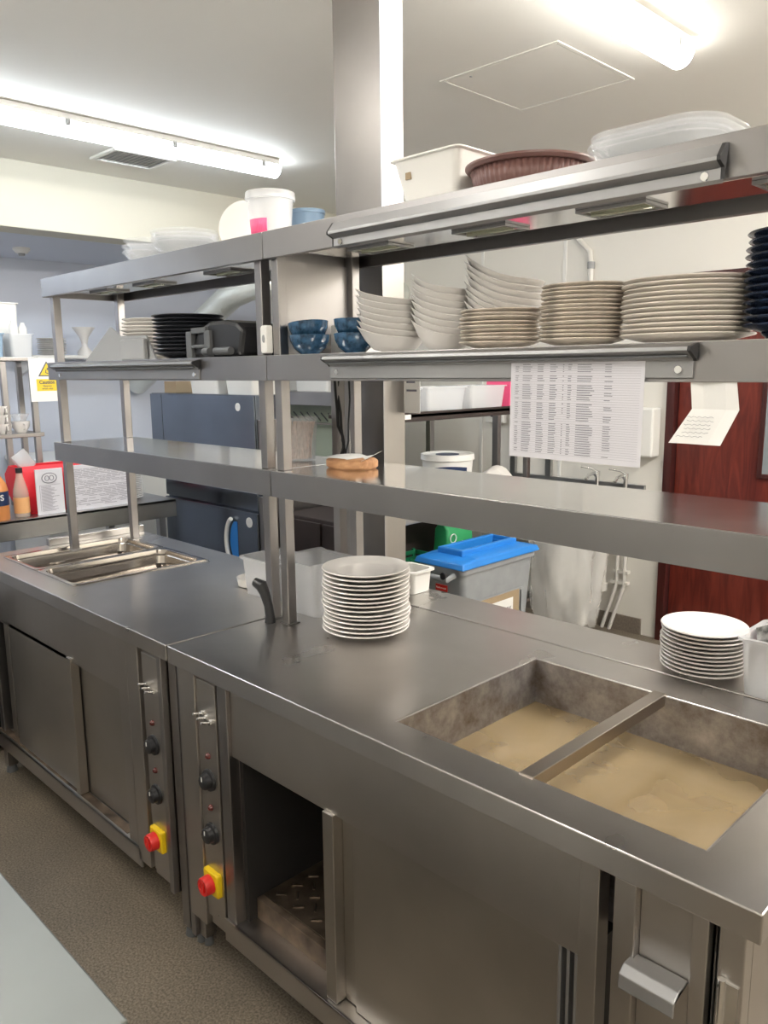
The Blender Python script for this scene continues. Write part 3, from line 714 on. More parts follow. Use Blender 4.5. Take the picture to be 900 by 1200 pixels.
# hanging cables
cb = MB()
cb.tube([(.02, .60, 1.592), (.022, .60, 1.56), (.028, .60, 1.50), (.03, .60, 1.45), (.05, .60, 1.42), (.055, .60, 1.39), (.035, .60, 1.346)], .0045)
cb.tube([(.028, .606, 1.592), (.024, .605, 1.55), (.036, .606, 1.49), (.038, .606, 1.44), (.046, .606, 1.40), (.045, .605, 1.346)], .0045)
cb.tube([(.046, .60, 1.41), (.075, .59, 1.37), (.095, .58, 1.352)], .0028)
solo('hanging_cable', cb, 'black_rub', 'twisted pair of black cables hanging behind the middle shelf, left of the rear post', 'cable', smooth=True)
cb = MB().tube([(.094, .59, 1.592), (.096, .59, 1.53), (.094, .585, 1.46), (.098, .58, 1.41), (.090, .575, 1.37), (.078, .57, 1.355)], .0028)
solo('hanging_cable', cb, 'black_rub', 'thin single black cable hanging beside the rear gantry post', 'cable', smooth=True)

# ------------------------------------------------------------------ papers on the rails
def printed(root, x0, x1, z0, z1, y, cols, rows, mat='print_grey'):
    w = x1 - x0; h = z1 - z0; m_ = MB()
    for i in range(rows):
        z = z1 - h * (.03 + .92 * i / rows)
        if random.random() < .06: continue
        for a, b, pr_ in cols:
            if random.random() > pr_: continue
            bb_ = a + (b - a) * random.uniform(.7, 1)
            m_.box(x0 + w * a, x0 + w * bb_, y - .0006, y - .0003, z - h * .0055, z)
    return m_.build('printed_text', mat, root)
r = T('paper_list', (1.02, .306, 1.44), 'sheet of paper printed with a dense table, clipped under the right shelf rail', 'paper')
yy = .3060
MB().box(.882, 1.168, yy, yy + .0006, 1.440, 1.628).build('sheet', 'paper', r)
printed(r, .882, 1.168, 1.440, 1.628, yy, [(.04, .07, .95), (.10, .18, 1), (.22, .28, 1), (.32, .38, 1), (.42, .43, .8), (.46, .49, .9), (.53, .66, 1), (.73, .79, .75)], 40)
ln = MB()
for i in range(41): z = 1.628 - .188 * (.025 + .92 * i / 40); ln.box(.890, 1.161, yy - .00025, yy - .0001, z, z + .0003)
ln.build('ruled_lines', 'ink_soft', r)
r.rotation_euler = (0, math.radians(0.6), 0)
r = T('folded_note', (1.29, .300, 1.49), 'creased handwritten paper note hanging below the right end of the plate shelf', 'paper')
n_ = MB()
rowsv = []
for (xa, xb, z, y) in ((1.245, 1.322, 1.620, .3165), (1.252, 1.332, 1.545, .3185), (1.222, 1.312, 1.487, .300)):
    rowsv.append([n_.bm.verts.new((xa + (xb - xa) * k / 4, y + .003 * math.sin(k * 1.4), z)) for k in range(5)])
for a, b in zip(rowsv, rowsv[1:]):
    for k in range(4): n_.bm.faces.new((a[k], a[k+1], b[k+1], b[k]))
n_.build('sheet', 'paper_w', r, solid=.0004)
sc = MB()
for i in range(6):
    z = 1.532 - i * .0065; yv = .3185 - (1.545 - z) / .058 * .018 - .0022; x0_ = 1.247 - (1.545 - z) * .45 + random.uniform(0, .02)
    pts = []
    for k in range(14): pts.append((x0_ + k * .0035, yv, z + .0012 * math.sin(k * 2.3 + i)))
    sc.tube(pts, .0003, n=4)
sc.build('handwriting', 'ink', r)

nt_ = T('column_notice', (.172, .785, 1.485), 'cream paper notice sticking out beside the stainless column below the plate shelf', 'paper')
MB().box(.1415, .205, .777, .778, 1.485, 1.652).build('sheet', 'paper_w', nt_)
MB().box(.150, .190, .7764, .7769, 1.60, 1.606).box(.150, .185, .7764, .7769, 1.575, 1.581).box(.150, .192, .7764, .7769, 1.550, 1.556).build('printed_text', 'print_grey', nt_)
# ------------------------------------------------------------------ things on the worktop
def tub(x, y, hx, hy, H, z, label, mat='milky', lip=.006, saddle=0, rz=0, name='storage_tub', group=None, cr=.018):
    r = T(name, (x, y, z), label, 'tub', group)
    m_ = MB().rrect_shell([(hx * .88, hy * .88, cr, 0), (hx * .97, hy * .97, cr, H - .006), (hx + lip, hy + lip, cr + .004, H - .006), (hx + lip, hy + lip, cr + .004, H), (hx * .97 - .003, hy * .97 - .003, cr, H), (hx * .88 - .003, hy * .88 - .003, cr, .004)], (x, y, z), seg=6)
    if saddle:
        for v in m_.bm.verts:
            k = max(0, (v.co.z - z) / H - .6) / .4
            v.co.z -= saddle * k * (math.cos((v.co.x - x) / hx * PI / 2) if abs(v.co.x - x) < hx else 0)
    m_.build('tub_body', mat, r, smooth=True)
    r.rotation_euler.z = rz
    return r
tub(-.185, .515, .095, .080, .125, .9005, 'milky plastic tub on the worktop left of the gantry post', 'milky')
solo('folded_cloth', MB().rrect_shell([(.06, .05, .03, 0), (.066, .055, .03, .06), (.04, .035, .02, .075)], (-.185, .515, .906)), 'paper_w', 'folded white cloth inside the tub left of the gantry post', 'cloth', smooth=True)
tub(.040, .500, .085, .085, .165, .9005, 'deep milky plastic tub with dipped rim behind the tall plate stack', 'milky', saddle=.022)
tub(.110, .835, .055, .050, .075, .9035, 'cream plastic tub at the counter rear, right of the tall plate stack', 'white', lip=.008)
r = T('spice_pot', (-.33, .515, .9005), 'small pale plastic saucer on the worktop beside the milky tub', 'saucer')
MB().lathe([(0, 0), (.03, 0), (.045, .003), (.050, .030), (.052, .031), (.047, .031), (.042, .006), (0, .004)], (-.33, .515, .9005), n=36).build('dish', 'china_grey', r, smooth=True)
# black knife handle / hook on post
k = T('black_handle', (.03, .312, .901), 'black moulded plastic handle leaning on the foot of the gantry post', 'handle')
MB().tube([(.042, .312, .901), (.043, .312, .918), (.036, .312, .95), (.026, .308, .985), (.018, .303, 1.008), (-.004, .296, 1.016)], [.016, .014, .013, .015, .018, .013], n=14).build('grip', 'black', k, smooth=True)
# sachet tub on right
r = tub(1.30, .790, .088, .085, .130, .9035, 'milky plastic tub full of printed sachets at the right edge of the counter', 'milky')
MB().rrect_shell([(.05, .004, .003, 0), (.05, .004, .003, .005)]).bm.free()
for i in range(9):
    a = random.uniform(0, 2 * PI); q = MB().box(-.028, .028, -.0015, .0015, 0, .075).rot(random.uniform(-.6, .6), 'Y').rot(random.uniform(-.5, .5), 'X').rot(a, 'Z')
    bmesh.ops.translate(q.bm, vec=(1.29 + .035 * math.cos(i * .7), .79 + .035 * math.sin(i * .7), .975 + .004 * i), verts=q.bm.verts[:])
    names = ['nearest the rim', 'lying flattest', 'standing tallest', 'tucked at the back', 'bent over the front', 'half hidden in the middle', 'leaning left', 'leaning right', 'on top of the heap']
    solo('sachet', q, 'cutlery' if i else 'paper_w', 'black and white printed sachet in the right-hand tub, ' + names[i] if i else 'plain white sachet corner sticking out of the right-hand tub', 'sachet', 'sachets in the right-hand tub', bev=.001)

# foreground worktop corner
r = T('prep_table', (.2, -1.1, 0), 'pale stainless prep table whose corner shows at bottom left', 'table')
MB().box(-1.5, 1.087, -1.40, -.673, .862, .90).build('table_top', steel('steel_foreground', (.24, .25, .245), .5, (3, 60, 60), .1), r, bev=.003)
for x, y in ((-1.44, -1.34), (-1.44, -.74), (1.02, -1.34), (1.02, -.74)):
    MB().box(x - .02, x + .02, y - .02, y + .02, 0, .862).build('leg', 'post', r, bev=.002)
MB().box(-1.42, 1.0, -1.33, -.75, .20, .215).build('undershelf', 'bench', r)

# ------------------------------------------------------------------ behind: dark appliance bank
r = T('undercounter_freezer', (-2.12, 1.83, 0), 'dark blue-grey steel cabinet with a curved door handle behind the left counter', 'cabinet')
MB().box(-2.60, -1.640, 1.515, 2.15, .10, .972).build('body', 'fridge', r, bev=.004)
MB().box(-2.60, -1.640, 1.498, 1.514, .868, .965).build('header', 'fridge', r, bev=.003)
dd = MB().box(-2.60, -1.640, 1.490, 1.513, .12, .858).build('door', 'fridge', r, bev=.004)
hh = MB()
pts = []
for i in range(13):
    a = math.radians(105 + 150 * i / 12)
    pts.append((-1.845 + .075 * math.cos(a) * 1.0, 1.472, .675 + .135 * math.sin(a)))
hh.tube(pts, .012, n=10); hh.build('door_handle', 'white', dd, smooth=True)
bl = [(-1.830, 1.488, .56), (-1.830, 1.488, .79)]
for i in range(11):
    a = math.radians(112 + 136 * i / 10); bl.append((-1.835 + .070 * math.cos(a), 1.488, .675 + .122 * math.sin(a)))
MB().poly(bl, (0, .0015, 0)).build('handle_sticker', 'blue', dd)
MB().cyl((-1.715, 1.487, .80), (-1.715, 1.490, .80), .028, n=28).build('round_sticker', 'paper_w', dd)
MB().box(-1.636, -1.600, 1.50, 2.15, .10, .95).build('side_post', 'post', r, bev=.002)
for x, y in ((-2.55, 1.56), (-1.68, 1.56), (-2.55, 2.1), (-1.68, 2.1)): MB().cyl((x, y, 0), (x, y, .10), .02).build('foot', 'grey_dk', r)
r = T('steel_oven', (-2.19, 1.83, .972), 'dark blue-grey steel oven cabinet with a round sticker above the freezer', 'cabinet')
MB().box(-2.745, -1.652, 1.515, 1.72, 1.06, 1.490).build('body', 'fridge', r, bev=.004)
MB().box(-2.745, -2.61, 1.505, 1.514, 1.065, 1.485).build('side_strip', 'fridge', r, bev=.002)
MB().box(-2.605, -1.655, 1.505, 1.514, 1.065, 1.485).build('door', 'fridge', r, bev=.002)
MB().cyl((-1.80, 1.502, 1.425), (-1.80, 1.505, 1.425), .022, n=28).build('round_sticker', 'paper_w', r)
MB().box(-1.648, -1.600, 1.52, 1.72, 1.00, 1.36).build('side_bracket', 'post', r, bev=.002)
MB().box(-2.70, -1.66, 1.56, 1.70, .973, 1.06).build('stand', 'grey_dk', r)
MB().cyl((-1.90, 1.56, 1.490), (-1.90, 1.56, 1.505), .010).build('stud', 'black', r)
for j, (xa, xb, h_) in enumerate(((-2.35, -2.02, .13), (-1.98, -1.68, .12))):
    tub((xa + xb) / 2, 1.62, (xb - xa) / 2 - .012, .09, h_, 1.4905, ('wide' if j == 0 else 'smaller') + ' white plastic tub on top of the dark oven cabinet', 'white')
r = solo('cardboard_box', MB().box(-2.66, -2.52, 1.56, 1.70, 1.4905, 1.56), 'card', 'small open cardboard box on the far left of the oven top', 'box', bev=.002)
# foil duct
q = MB().tube([(-3.93, 2.05, 1.53), (-3.3, 2.05, 1.80), (-2.60, 2.05, 2.10), (-2.42, 2.12, 2.16), (-2.38, 2.3, 2.17), (-2.38, 3.395, 2.17)], .085, n=28)
solo('extract_duct', q, 'duct', 'silver foil extraction duct slanting up behind the left gantry', 'duct', smooth=True)

# equipment seen between the gantry posts
r = T('steel_rack', (-2.0, 2.65, 0), 'cream steel frame with a slotted pale green drip panel behind the gantry post', 'rack')
MB().box(-2.80, -1.62, 2.45, 2.50, 1.385, 1.475).build('fascia', 'colm', r, bev=.002)
MB().box(-2.80, -1.62, 2.50, 2.95, 1.46, 1.475).build('top_shelf', 'colm', r)
sp_ = MB(); sp_.box(-2.80, -1.70, 2.62, 2.63, .90, 1.385)
sp_.build('drip_panel', plain('pale_green_plastic', (.45, .50, .38), .5), r)
pg = MB()
for i in range(14): x = -2.72 + i * .075; pg.cyl((x, 2.62, 1.27), (x, 2.56, 1.33), .005, n=8)
pg.build('pegs', 'grey_dk', r)
MB().cyl((-2.80, 2.58, 1.255), (-1.70, 2.58, 1.255), .008, n=10).build('crossbar', 'bar', r)
for x in (-2.79, -1.67): MB().box(x - .02, x + .02, 2.47, 2.51, 0, 1.385).build('leg', 'post', r, bev=.002)
for x in (-2.79, -1.67): MB().box(x - .02, x + .02, 2.90, 2.94, 0, 1.46).build('leg', 'post', r, bev=.002)
for j, x in enumerate((-2.45, -2.0)):
    tub(x, 2.70, .19, .15, .20, 1.4755, ('left' if j == 0 else 'right') + '-hand white storage box on top of the cream rack', 'white')
r = T('dark_cabinet', (-1.2, 1.9, 0), 'dark brown low cabinet behind the counter under the middle shelf', 'cabinet')
MB().box(-1.56, -.90, 1.60, 2.25, .08, .86).build('body', 'dark', r, bev=.004)
MB().box(-1.54, -1.24, 1.590, 1.60, .10, .84).build('door', 'dark', r, bev=.003)
MB().box(-1.22, -.92, 1.590, 1.60, .10, .84).build('door', 'dark', r, bev=.003)
for x, y in ((-1.5, 1.65), (-.95, 1.65), (-1.5, 2.2), (-.95, 2.2)): MB().cyl((x, y, 0), (x, y, .08), .02).build('foot', 'grey_dk', r)

# bench with over-shelf and condiment bucket, running away from the camera
r = T('side_bench', (-.98, 2.1, 0), 'steel side bench with an over-shelf carrying plastic tubs, behind the right counter', 'bench')
MB().box(-1.32, -.665, 2.26, 2.82, .90, .935).box(-.87, -.665, 1.42, 2.26, .90, .935).build('bench_top', 'bench', r, bev=.003)
MB().box(-1.30, -.70, 2.28, 2.80, .30, .32).box(-.86, -.69, 1.44, 2.28, .30, .32).build('undershelf', 'bench', r)
for x, y in ((-.71, 1.44), (-.71, 2.77), (-1.30, 2.77), (-.87, 1.44)): MB().box(x, x + .035, y, y + .035, 0, .90).build('leg', 'post', r, bev=.002)
sh = MB().box(-.98, -.70, 1.44, 2.72, 1.395, 1.41).box(-.705, -.70, 1.44, 2.72, 1.375, 1.42).build('over_shelf', 'dark', r, bev=.001)
MB().box(-.699, -.697, 1.62, 1.70, 1.388, 1.410).build('shelf_label', 'paper_w', sh)
for y in (1.46, 2.66): MB().box(-.96, -.92, y, y + .03, .935, 1.395).build('shelf_upright', 'post', r, bev=.002)
MB().box(-.745, -.715, 2.66, 2.69, .935, 1.395).build('shelf_upright', 'post', r, bev=.002)
lab = ['nearest milky storage tub on the dark over-shelf', 'middle milky storage tub on the dark over-shelf', 'furthest milky storage tub on the dark over-shelf']
for j, y in enumerate((1.66, 1.99, 2.32)):
    tub(-.83, y, .11, .15, .12, 1.4205 if 0 else 1.4105, lab[j], 'milky', lip=.005)
solo('pink_file', MB().poly([(-.72, 2.49, 1.411), (-.72, 2.62, 1.411), (-.72, 2.68, 1.56), (-.72, 2.50, 1.56)], (-.16, 0, 0)), 'pink', 'bright pink plastic file standing beside the milky storage tubs', 'file', bev=.002)
r = T('mayonnaise_bucket', (-.80, 2.08, .935), 'white catering bucket with a blue and white oval label on the side bench', 'bucket')
MB().lathe([(0, 0), (.108, 0), (.112, .004), (.130, .235), (.126, .235), (.108, .006), (0, .005)], (-.80, 2.08, .9355), n=48).build('bucket_body', 'white', r, smooth=True)
MB().lathe([(0, .252), (.115, .252), (.122, .258), (.135, .258), (.138, .230), (.133, .228), (.130, .240), (0, .244)], (-.80, 2.08, .9355), n=48).build('lid', 'white', r, smooth=True)
MB().lathe([(0, .2545), (.06, .2545), (.06, .2525), (0, .2525)], (-.80, 2.08, .9355), n=36).build('lid_print', 'label_b', r)
lg = MB()
for i in range(14):
    a0 = math.radians(-90 + i * 6.4); a1 = math.radians(-90 + (i + 1) * 6.4)
    def P2(a, z): rr = .1145 + .0175 * z / .235; return (-.80 + rr * math.cos(a), 2.08 + rr * math.sin(a), .9355 + z)
    lg.bm.faces.new([lg.bm.verts.new(P2(a0, .120)), lg.bm.verts.new(P2(a1, .120)), lg.bm.verts.new(P2(a1, .195 + .008 * math.sin(PI * i / 13))), lg.bm.verts.new(P2(a0, .195 + .008 * math.sin(PI * max(i - 1, 0) / 13)))])
lg.build('label', 'label_b', r, solid=.0006)
a = math.radians(-47)
text('label_text', "HELLMANN'S", .040, 'white', r, (-.80 + .1290 * math.cos(a), 2.08 + .1290 * math.sin(a), .9355 + .160), (PI / 2, 0, a + PI / 2), bend=.129, bold=.001)
solo('small_bowl', MB().lathe([(0, 0), (.04, 0), (.085, .05), (.087, .055), (.082, .053), (.04, .006), (0, .005)], (-.77, 1.80, .9355), n=36), 'milky', 'small clear bowl of white cartons on the side bench', 'bowl', smooth=True)
for j, (x, y, aa) in enumerate(((-.79, 1.78, .3), (-.755, 1.83, -.35))):
    q = MB().lathe([(0, 0), (.03, 0), (.034, .11), (.028, .115), (0, .118)], n=24).rot(aa, 'X'); bmesh.ops.translate(q.bm, vec=(x, y, .95), verts=q.bm.verts[:])
    solo('paper_cup', q, 'paper_w', ('left' if j == 0 else 'right') + '-leaning white cup in the clear bowl on the side bench', 'cup', smooth=True)
wr = MB(); wg = []
for i in range(9):
    for j in range(9):
        x = -.86 + i * .028; y = 2.26 + j * .042; u_ = i / 8; w_ = j / 8
        wg.append(wr.bm.verts.new((x, y, .937 + .16 * math.sin(PI * u_) ** .7 * math.sin(PI * min(1, w_ * 1.05)) ** .8 + random.uniform(0, .015))))
for i in range(8):
    for j in range(8): wr.bm.faces.new((wg[i*9+j], wg[(i+1)*9+j], wg[(i+1)*9+j+1], wg[i*9+j+1]))
solo('paper_bundle', wr, 'china_grey', 'crumpled grey paper bundle on the side bench beyond the bucket', 'paper', solid=.002)

# recycling bin
r = T('recycling_bin', (-.49, 1.95, 0), 'slim grey recycling bin with a bright blue slotted lid behind the counter', 'bin')
bx, by = -.49, 1.95
MB().rrect_shell([(.105, .225, .03, 0), (.125, .262, .035, .70), (.138, .285, .03, .705), (.138, .285, .03, .735), (.130, .275, .03, .736), (.100, .215, .025, .01)], (bx, by, 0)).build('bin_body', 'bin_grey', r, smooth=True)
MB().box(bx + .126, bx + .1295, by - .19, by - .175, .18, .56).box(bx + .126, bx + .1295, by + .175, by + .19, .18, .56).box(bx + .127, bx + .1305, by - .19, by + .19, .55, .565).build('side_ribs', 'bin_grey', r, bev=.002)
ld = MB()
ld.grid_plate([bx - .150, bx - .055, bx + .055, bx + .150], [by - .300, by - .19, by + .18, by + .300], .730, .758, {(1, 1)})
for v in ld.bm.verts:
    if v.co.z > .75: v.co.x = bx + (v.co.x - bx) * .93; v.co.y = by + (v.co.y - by) * .96; v.co.z += .022 * (1 if abs(v.co.y - by) < .2 else 0) * (1 if abs(v.co.x - bx) < .07 else .25)
lo = ld.build('lid', 'blue', r, bev=.006)
MB().grid_plate([bx - .075, bx - .052, bx + .052, bx + .075], [by - .215, by - .188, by + .178, by + .205], .756, .800, {(1, 1)}).build('slot_rim', 'blue', lo, bev=.006)
MB().box(bx - .05, bx + .05, by - .18, by + .17, .737, .740).build('slot_floor', 'grey_dk', lo)
hd = MB().tube([(bx - .09, by - .29, .70), (bx - .09, by - .335, .69), (bx + .09, by - .335, .69), (bx + .09, by - .29, .70)], .014, n=10); hd.build('handle', 'bin_grey', r, smooth=True)
for s in (-1, 1): MB().cyl((bx + s * .075, by - .350, .707), (bx + s * .075, by - .335, .707), .016).build('handle_plug', 'black', r)
bd = MB().box(bx - .035, bx + .035, by - .273, by - .268, .61, .64).build('badge', 'red', r, bev=.001)
text('badge_text', 'Rubbermaid', .012, 'white', bd, (bx, by - .274, .625), (PI / 2, 0, 0))
ct = MB().box(bx + .131, bx + .134, by - .15, by + .15, .34, .56).build('cardboard_label', 'card', r)
pp = MB().box(bx + .1345, bx + .1350, by - .09, by + .10, .39, .53).build('paper_sign', 'paper_w', ct)
text('sign_text', 'CLEAN DRY\nRECYCLABLES', .030, 'ink', ct, (bx + .1355, by + .005, .462), (PI / 2, 0, PI / 2))

# crates on the bench undershelf
def crate(x, y, z, label, mat='green'):
    r = T('plastic_crate', (x, y, z), label, 'crate', 'green crates under the side bench')
    hx, hy, H = .075, .19, .20; c_ = MB()
    for i in range(6):
        zz = z + .008 + i * .033
        for (x0, x1, y0, y1) in ((x - hx, x + hx, y - hy, y - hy + .006), (x - hx, x + hx, y + hy - .006, y + hy), (x - hx, x - hx + .006, y - hy + .006, y + hy - .006), (x + hx - .006, x + hx, y - hy + .006, y + hy - .006)):
            c_.box(x0, x1, y0, y1, zz, zz + .020)
    for sx in (-1, 1):
        for k in range(5):
            yy_ = y - hy + .012 + k * (2 * hy - .024) / 4; c_.box(x + sx * (hx + .001) - .004, x + sx * (hx + .001) + .004, yy_ - .008, yy_ + .008, z, z + H)
    for k in range(3): xx = x - hx + .012 + k * (2 * hx - .024) / 2; c_.box(xx - .008, xx + .008, y - hy - .004, y - hy + .003, z, z + H)
    c_.box(x - hx, x + hx, y - hy, y + hy, z, z + .005)
    c_.build('crate_body', mat, r)
crate(-.775, 1.70, .3205, 'dark green slatted plastic crate, lower of two under the side bench')
crate(-.775, 1.70, .523, 'dark green slatted plastic crate, upper of two under the side bench')
r = T('printed_bag', (-.74, 2.06, .32), 'green and white printed bag standing between the crates and blue-lidded bin', 'bag')
MB().rrect_shell([(.05, .10, .02, 0), (.06, .11, .02, .25), (.045, .10, .015, .50), (.01, .10, .005, .54)], (-.74, 2.06, .3205)).build('bag_body', 'green_print', r, smooth=True)
rg = MB()
for k in range(5):
    cy, cz = 1.99 + (k % 2) * .07, .60 + k * .045
    rg.tube([(-.682, cy + .022 * math.cos(2 * PI * i / 12), cz + .022 * math.sin(2 * PI * i / 12)) for i in range(13)], .003, n=6)
rg.build('ring_print', 'paper_w', r)

# clear refuse sack hanging, crumpled
sk = MB(); n = 40; L = 14; rings = []
random.seed(3)
ph = [random.uniform(0, 6) for _ in range(6)]
for j in range(L + 1):
    z = .30 + .62 * (j / L); ring = []
    for k in range(n):
        t = 2 * PI * k / n
        rr = 1 + .10 * math.sin(3 * t + ph[0] + z * 5) + .07 * math.sin(7 * t + ph[1] - z * 9) + .04 * math.sin(13 * t + ph[2] + z * 17) + random.uniform(-.018, .018)
        sx = .17 * (.70 + .35 * math.sin(PI * (.15 + .75 * (1 - j / L)))); sy = .20 * (.70 + .35 * math.sin(PI * (.15 + .7 * (1 - j / L))))
        ring.append(sk.bm.verts.new((-.38 + .05 * (1 - j / L) + sx * rr * math.cos(t), 2.52 + sy * rr * math.sin(t), z)))
    rings.append(ring)
for a_, b_ in zip(rings, rings[1:]):
    for k in range(n): sk.bm.faces.new((a_[k], a_[(k+1) % n], b_[(k+1) % n], b_[k]))
sk.bm.faces.new(rings[0][::-1])
solo('clear_refuse_sack', sk, 'film', 'crumpled clear plastic refuse sack hanging beside the blue-lidded bin', 'plastic sack', smooth='all')
r = T('sack_stand', (-.38, 2.52, 0), 'thin metal frame holding up the clear refuse sack', 'stand')
MB().tube([(-.38 + .15 * math.cos(2 * PI * i / 24), 2.52 + .17 * math.sin(2 * PI * i / 24), .922) for i in range(25)], .006, n=8).build('ring', 'chrome', r, smooth=True)
MB().cyl((-.38, 2.692, .0), (-.38, 2.692, .92), .010).build('stem', 'chrome', r)
MB().box(-.52, -.24, 2.66, 2.72, 0, .015).build('base', 'grey_dk', r)

# sink, taps, pipes, dispensers on the back wall
r = T('hand_sink', (-.88, 3.15, 0), 'stainless sink unit with lever taps against the back wall', 'sink')
MB().grid_plate([-1.42, -.95, -.55, -.38], [2.90, 2.98, 3.28, 3.398], .865, .885, {(1, 1)}).build('sink_top', 'bench', r, bev=.003)
bs = MB(); bs.box(-.95, -.55, 2.98, 3.28, .70, .705); bs.box(-.955, -.95, 2.98, 3.28, .70, .88); bs.box(-.55, -.545, 2.98, 3.28, .70, .88); bs.box(-.95, -.55, 2.975, 2.98, .70, .88); bs.box(-.95, -.55, 3.28, 3.285, .70, .88)
bs.build('basin', 'bench', r)
MB().box(-1.42, -.38, 3.375, 3.398, .885, .925).build('splashback', 'bench', r, bev=.002)
for x in (-1.05, -1.33): MB().box(x - .02, x + .02, 3.37, 3.396, .925, 1.32).build('splash_post', 'bench', r)
def tap(x, lever):
    t_ = MB().cyl((x, 3.32, .885), (x, 3.32, .965), .016, .013)
    t_.tube([(x, 3.32, .955), (x, 3.28, .985), (x, 3.22, .980), (x, 3.19, .955)], .010, n=10)
    o_ = t_.build('tap', 'chrome', r, smooth=True)
    MB().cyl((x, 3.32, .965), (x, 3.32, .995), .017).tube([(x, 3.32, .990), (x + lever * .03, 3.30, 1.010), (x + lever * .085, 3.27, 1.020)], .007, n=8).build('lever', 'chrome', o_, smooth=True)
tap(-.66, -1); tap(-.47, -1)
for x in (-1.39,): MB().box(x - .018, x + .018, 2.93, 2.97, 0, .865).build('leg', 'bench', r, bev=.002)
MB().poly([(-.40, 3.398, .865), (-.40, 3.0, .865), (-.40, 3.398, .62)], (.012, 0, 0)).build('bracket', 'bench', r)
r = T('waste_pipes', (-.56, 3.36, 0), 'white plastic waste pipes running down the back wall under the sink', 'pipes')
MB().tube([(-.62, 3.34, .699), (-.62, 3.34, .40), (-.62, 3.34, .26), (-.66, 3.34, .20), (-.74, 3.34, .08), (-.74, 3.34, .0)], .032, n=14).build('waste_pipe', 'white_pipe', r, smooth=True)
MB().cyl((-.62, 3.34, .47), (-.62, 3.34, .53), .040).build('collar', 'white_pipe', r, smooth=True)
MB().cyl((-.62, 3.34, .25), (-.62, 3.34, .30), .040).build('collar', 'white_pipe', r, smooth=True)
MB().tube([(-.62, 3.34, .50), (-.70, 3.32, .50), (-.76, 3.30, .54), (-.76, 3.20, .60), (-.75, 3.13, .699)], .022, n=12).build('trap', 'white_pipe', r, smooth=True)
for x in (-.53, -.48):
    MB().tube([(x, 3.37, .86), (x, 3.37, .30), (x - .03, 3.37, .2), (x - .09, 3.37, .0)], .012, n=10).build('supply_pipe', 'white_pipe', r, smooth=True)
MB().box(-.555, -.455, 3.36, 3.396, .37, .39).build('pipe_clip', 'white_pipe', r)
MB().box(-.565, -.455, 3.36, 3.396, .30, .32).build('pipe_clip', 'white_pipe', r)
r = T('paper_towel_dispenser', (-.37, 3.34, 1.12), 'white wall-mounted paper towel dispenser with dark window beside the door', 'dispenser')
MB().box(-.50, -.305, 3.30, 3.398, 1.10, 1.385).build('case', 'white', r, bev=.012)
MB().box(-.475, -.395, 3.297, 3.300, 1.19, 1.34).build('window', 'grey_dk', r)
MB().box(-.47, -.40, 3.296, 3.300, 1.125, 1.150).build('slot', 'black', r)
for j, (x, z) in enumerate(((-1.47, 1.355), (-1.26, 1.300))):
    r = T('rotary_switch', (x, 3.36, z - .08), ('upper left' if j == 0 else 'lower right') + ' grey rotary isolator switch on the back wall beyond the bench', 'switch', 'rotary switches on the back wall')
    MB().box(x - .075, x + .075, 3.345, 3.398, z - .10, z + .10).build('case', 'white', r, bev=.006)
    MB().cyl((x + .01, 3.315, z - .02), (x + .01, 3.345, z - .02), .040).build('dial', 'black', r, smooth=True)
r = T('conduit', (-.86, 3.38, 2.2), 'white plastic conduit with an elbow high on the back wall', 'conduit')
MB().tube([(-1.02, 3.385, 2.75 - .002), (-.98, 3.385, 2.46), (-.86, 3.385, 2.36), (-.80, 3.385, 2.30), (-.79, 3.385, 2.2), (-.79, 3.385, 1.9)], .016, n=10).build('pipe', 'white_pipe', r, smooth=True)
MB().cyl((-.79, 3.385, 2.20), (-.79, 3.385, 2.24), .022).build('coupling', 'grey_pl', r)

# ------------------------------------------------------------------ left background: bench along the left side
r = T('side_table', (-2.55, .6, 0), 'stainless table at far left carrying sauce bottles, red bag and menu boards', 'table')
MB().box(-2.95, -2.20, -.60, 1.33, .885, .90).box(-2.205, -2.20, -.60, 1.33, .80, .90).box(-2.95, -2.205, 1.325, 1.33, .80, .90).build('table_top', 'bench', r, bev=.002)
for x, y in ((-2.26, 1.26), (-2.9, 1.26), (-2.26, -.5), (-2.9, -.5)): MB().box(x - .02, x + .02, y - .02, y + .02, 0, .885).build('leg', 'bench', r, bev=.002)
MB().box(-2.9, -2.24, -.55, 1.28, .25, .265).build('undershelf', 'bench', r)
solo('low_cupboard', MB().box(-2.12, -1.62, -.20, .95, .02, .70), 'black', 'black low cupboard in the gap between left table and counter', 'cabinet', bev=.004)
# menu boards
r = T('menu_board', (-2.24, .64, .90), 'small cream menu board with an oval crest and printed lines', 'menu')
MB().box(-2.252, -2.244, .566, .706, .9005, 1.135).build('board', 'paper', r)
el = MB()
for s, w_ in ((1, .026), (.62, .012)):
    for cx in (-.012, .012):
        el.tube([(-2.2432, .636 + cx * (s < 1) + .038 * s * math.cos(2 * PI * i / 20) * (1 if s == 1 else .45), 1.088 + w_ * math.sin(2 * PI * i / 20)) for i in range(21)], .0022, n=5)
el.build('crest', 'ink_soft', r)
ln = MB()
for i in range(22): z = 1.045 - i * .006; ln.box(-2.2438, -2.2430, .590, .590 + random.uniform(.05, .092), z, z + .0022)
ln.box(-2.2438, -2.2430, .583, .690, 1.052, 1.0535); ln.box(-2.2438, -2.2430, .583, .5845, .92, 1.052)
ln.build('printed_text', 'ink_soft', r)
r = T('menu_board', (-2.24, .90, .90), 'wide cream menu board with rows of dense print behind the left gantry post', 'menu')
MB().box(-2.254, -2.246, .73, 1.072, .9005, 1.140).build('board', 'paper', r)
ln = MB()
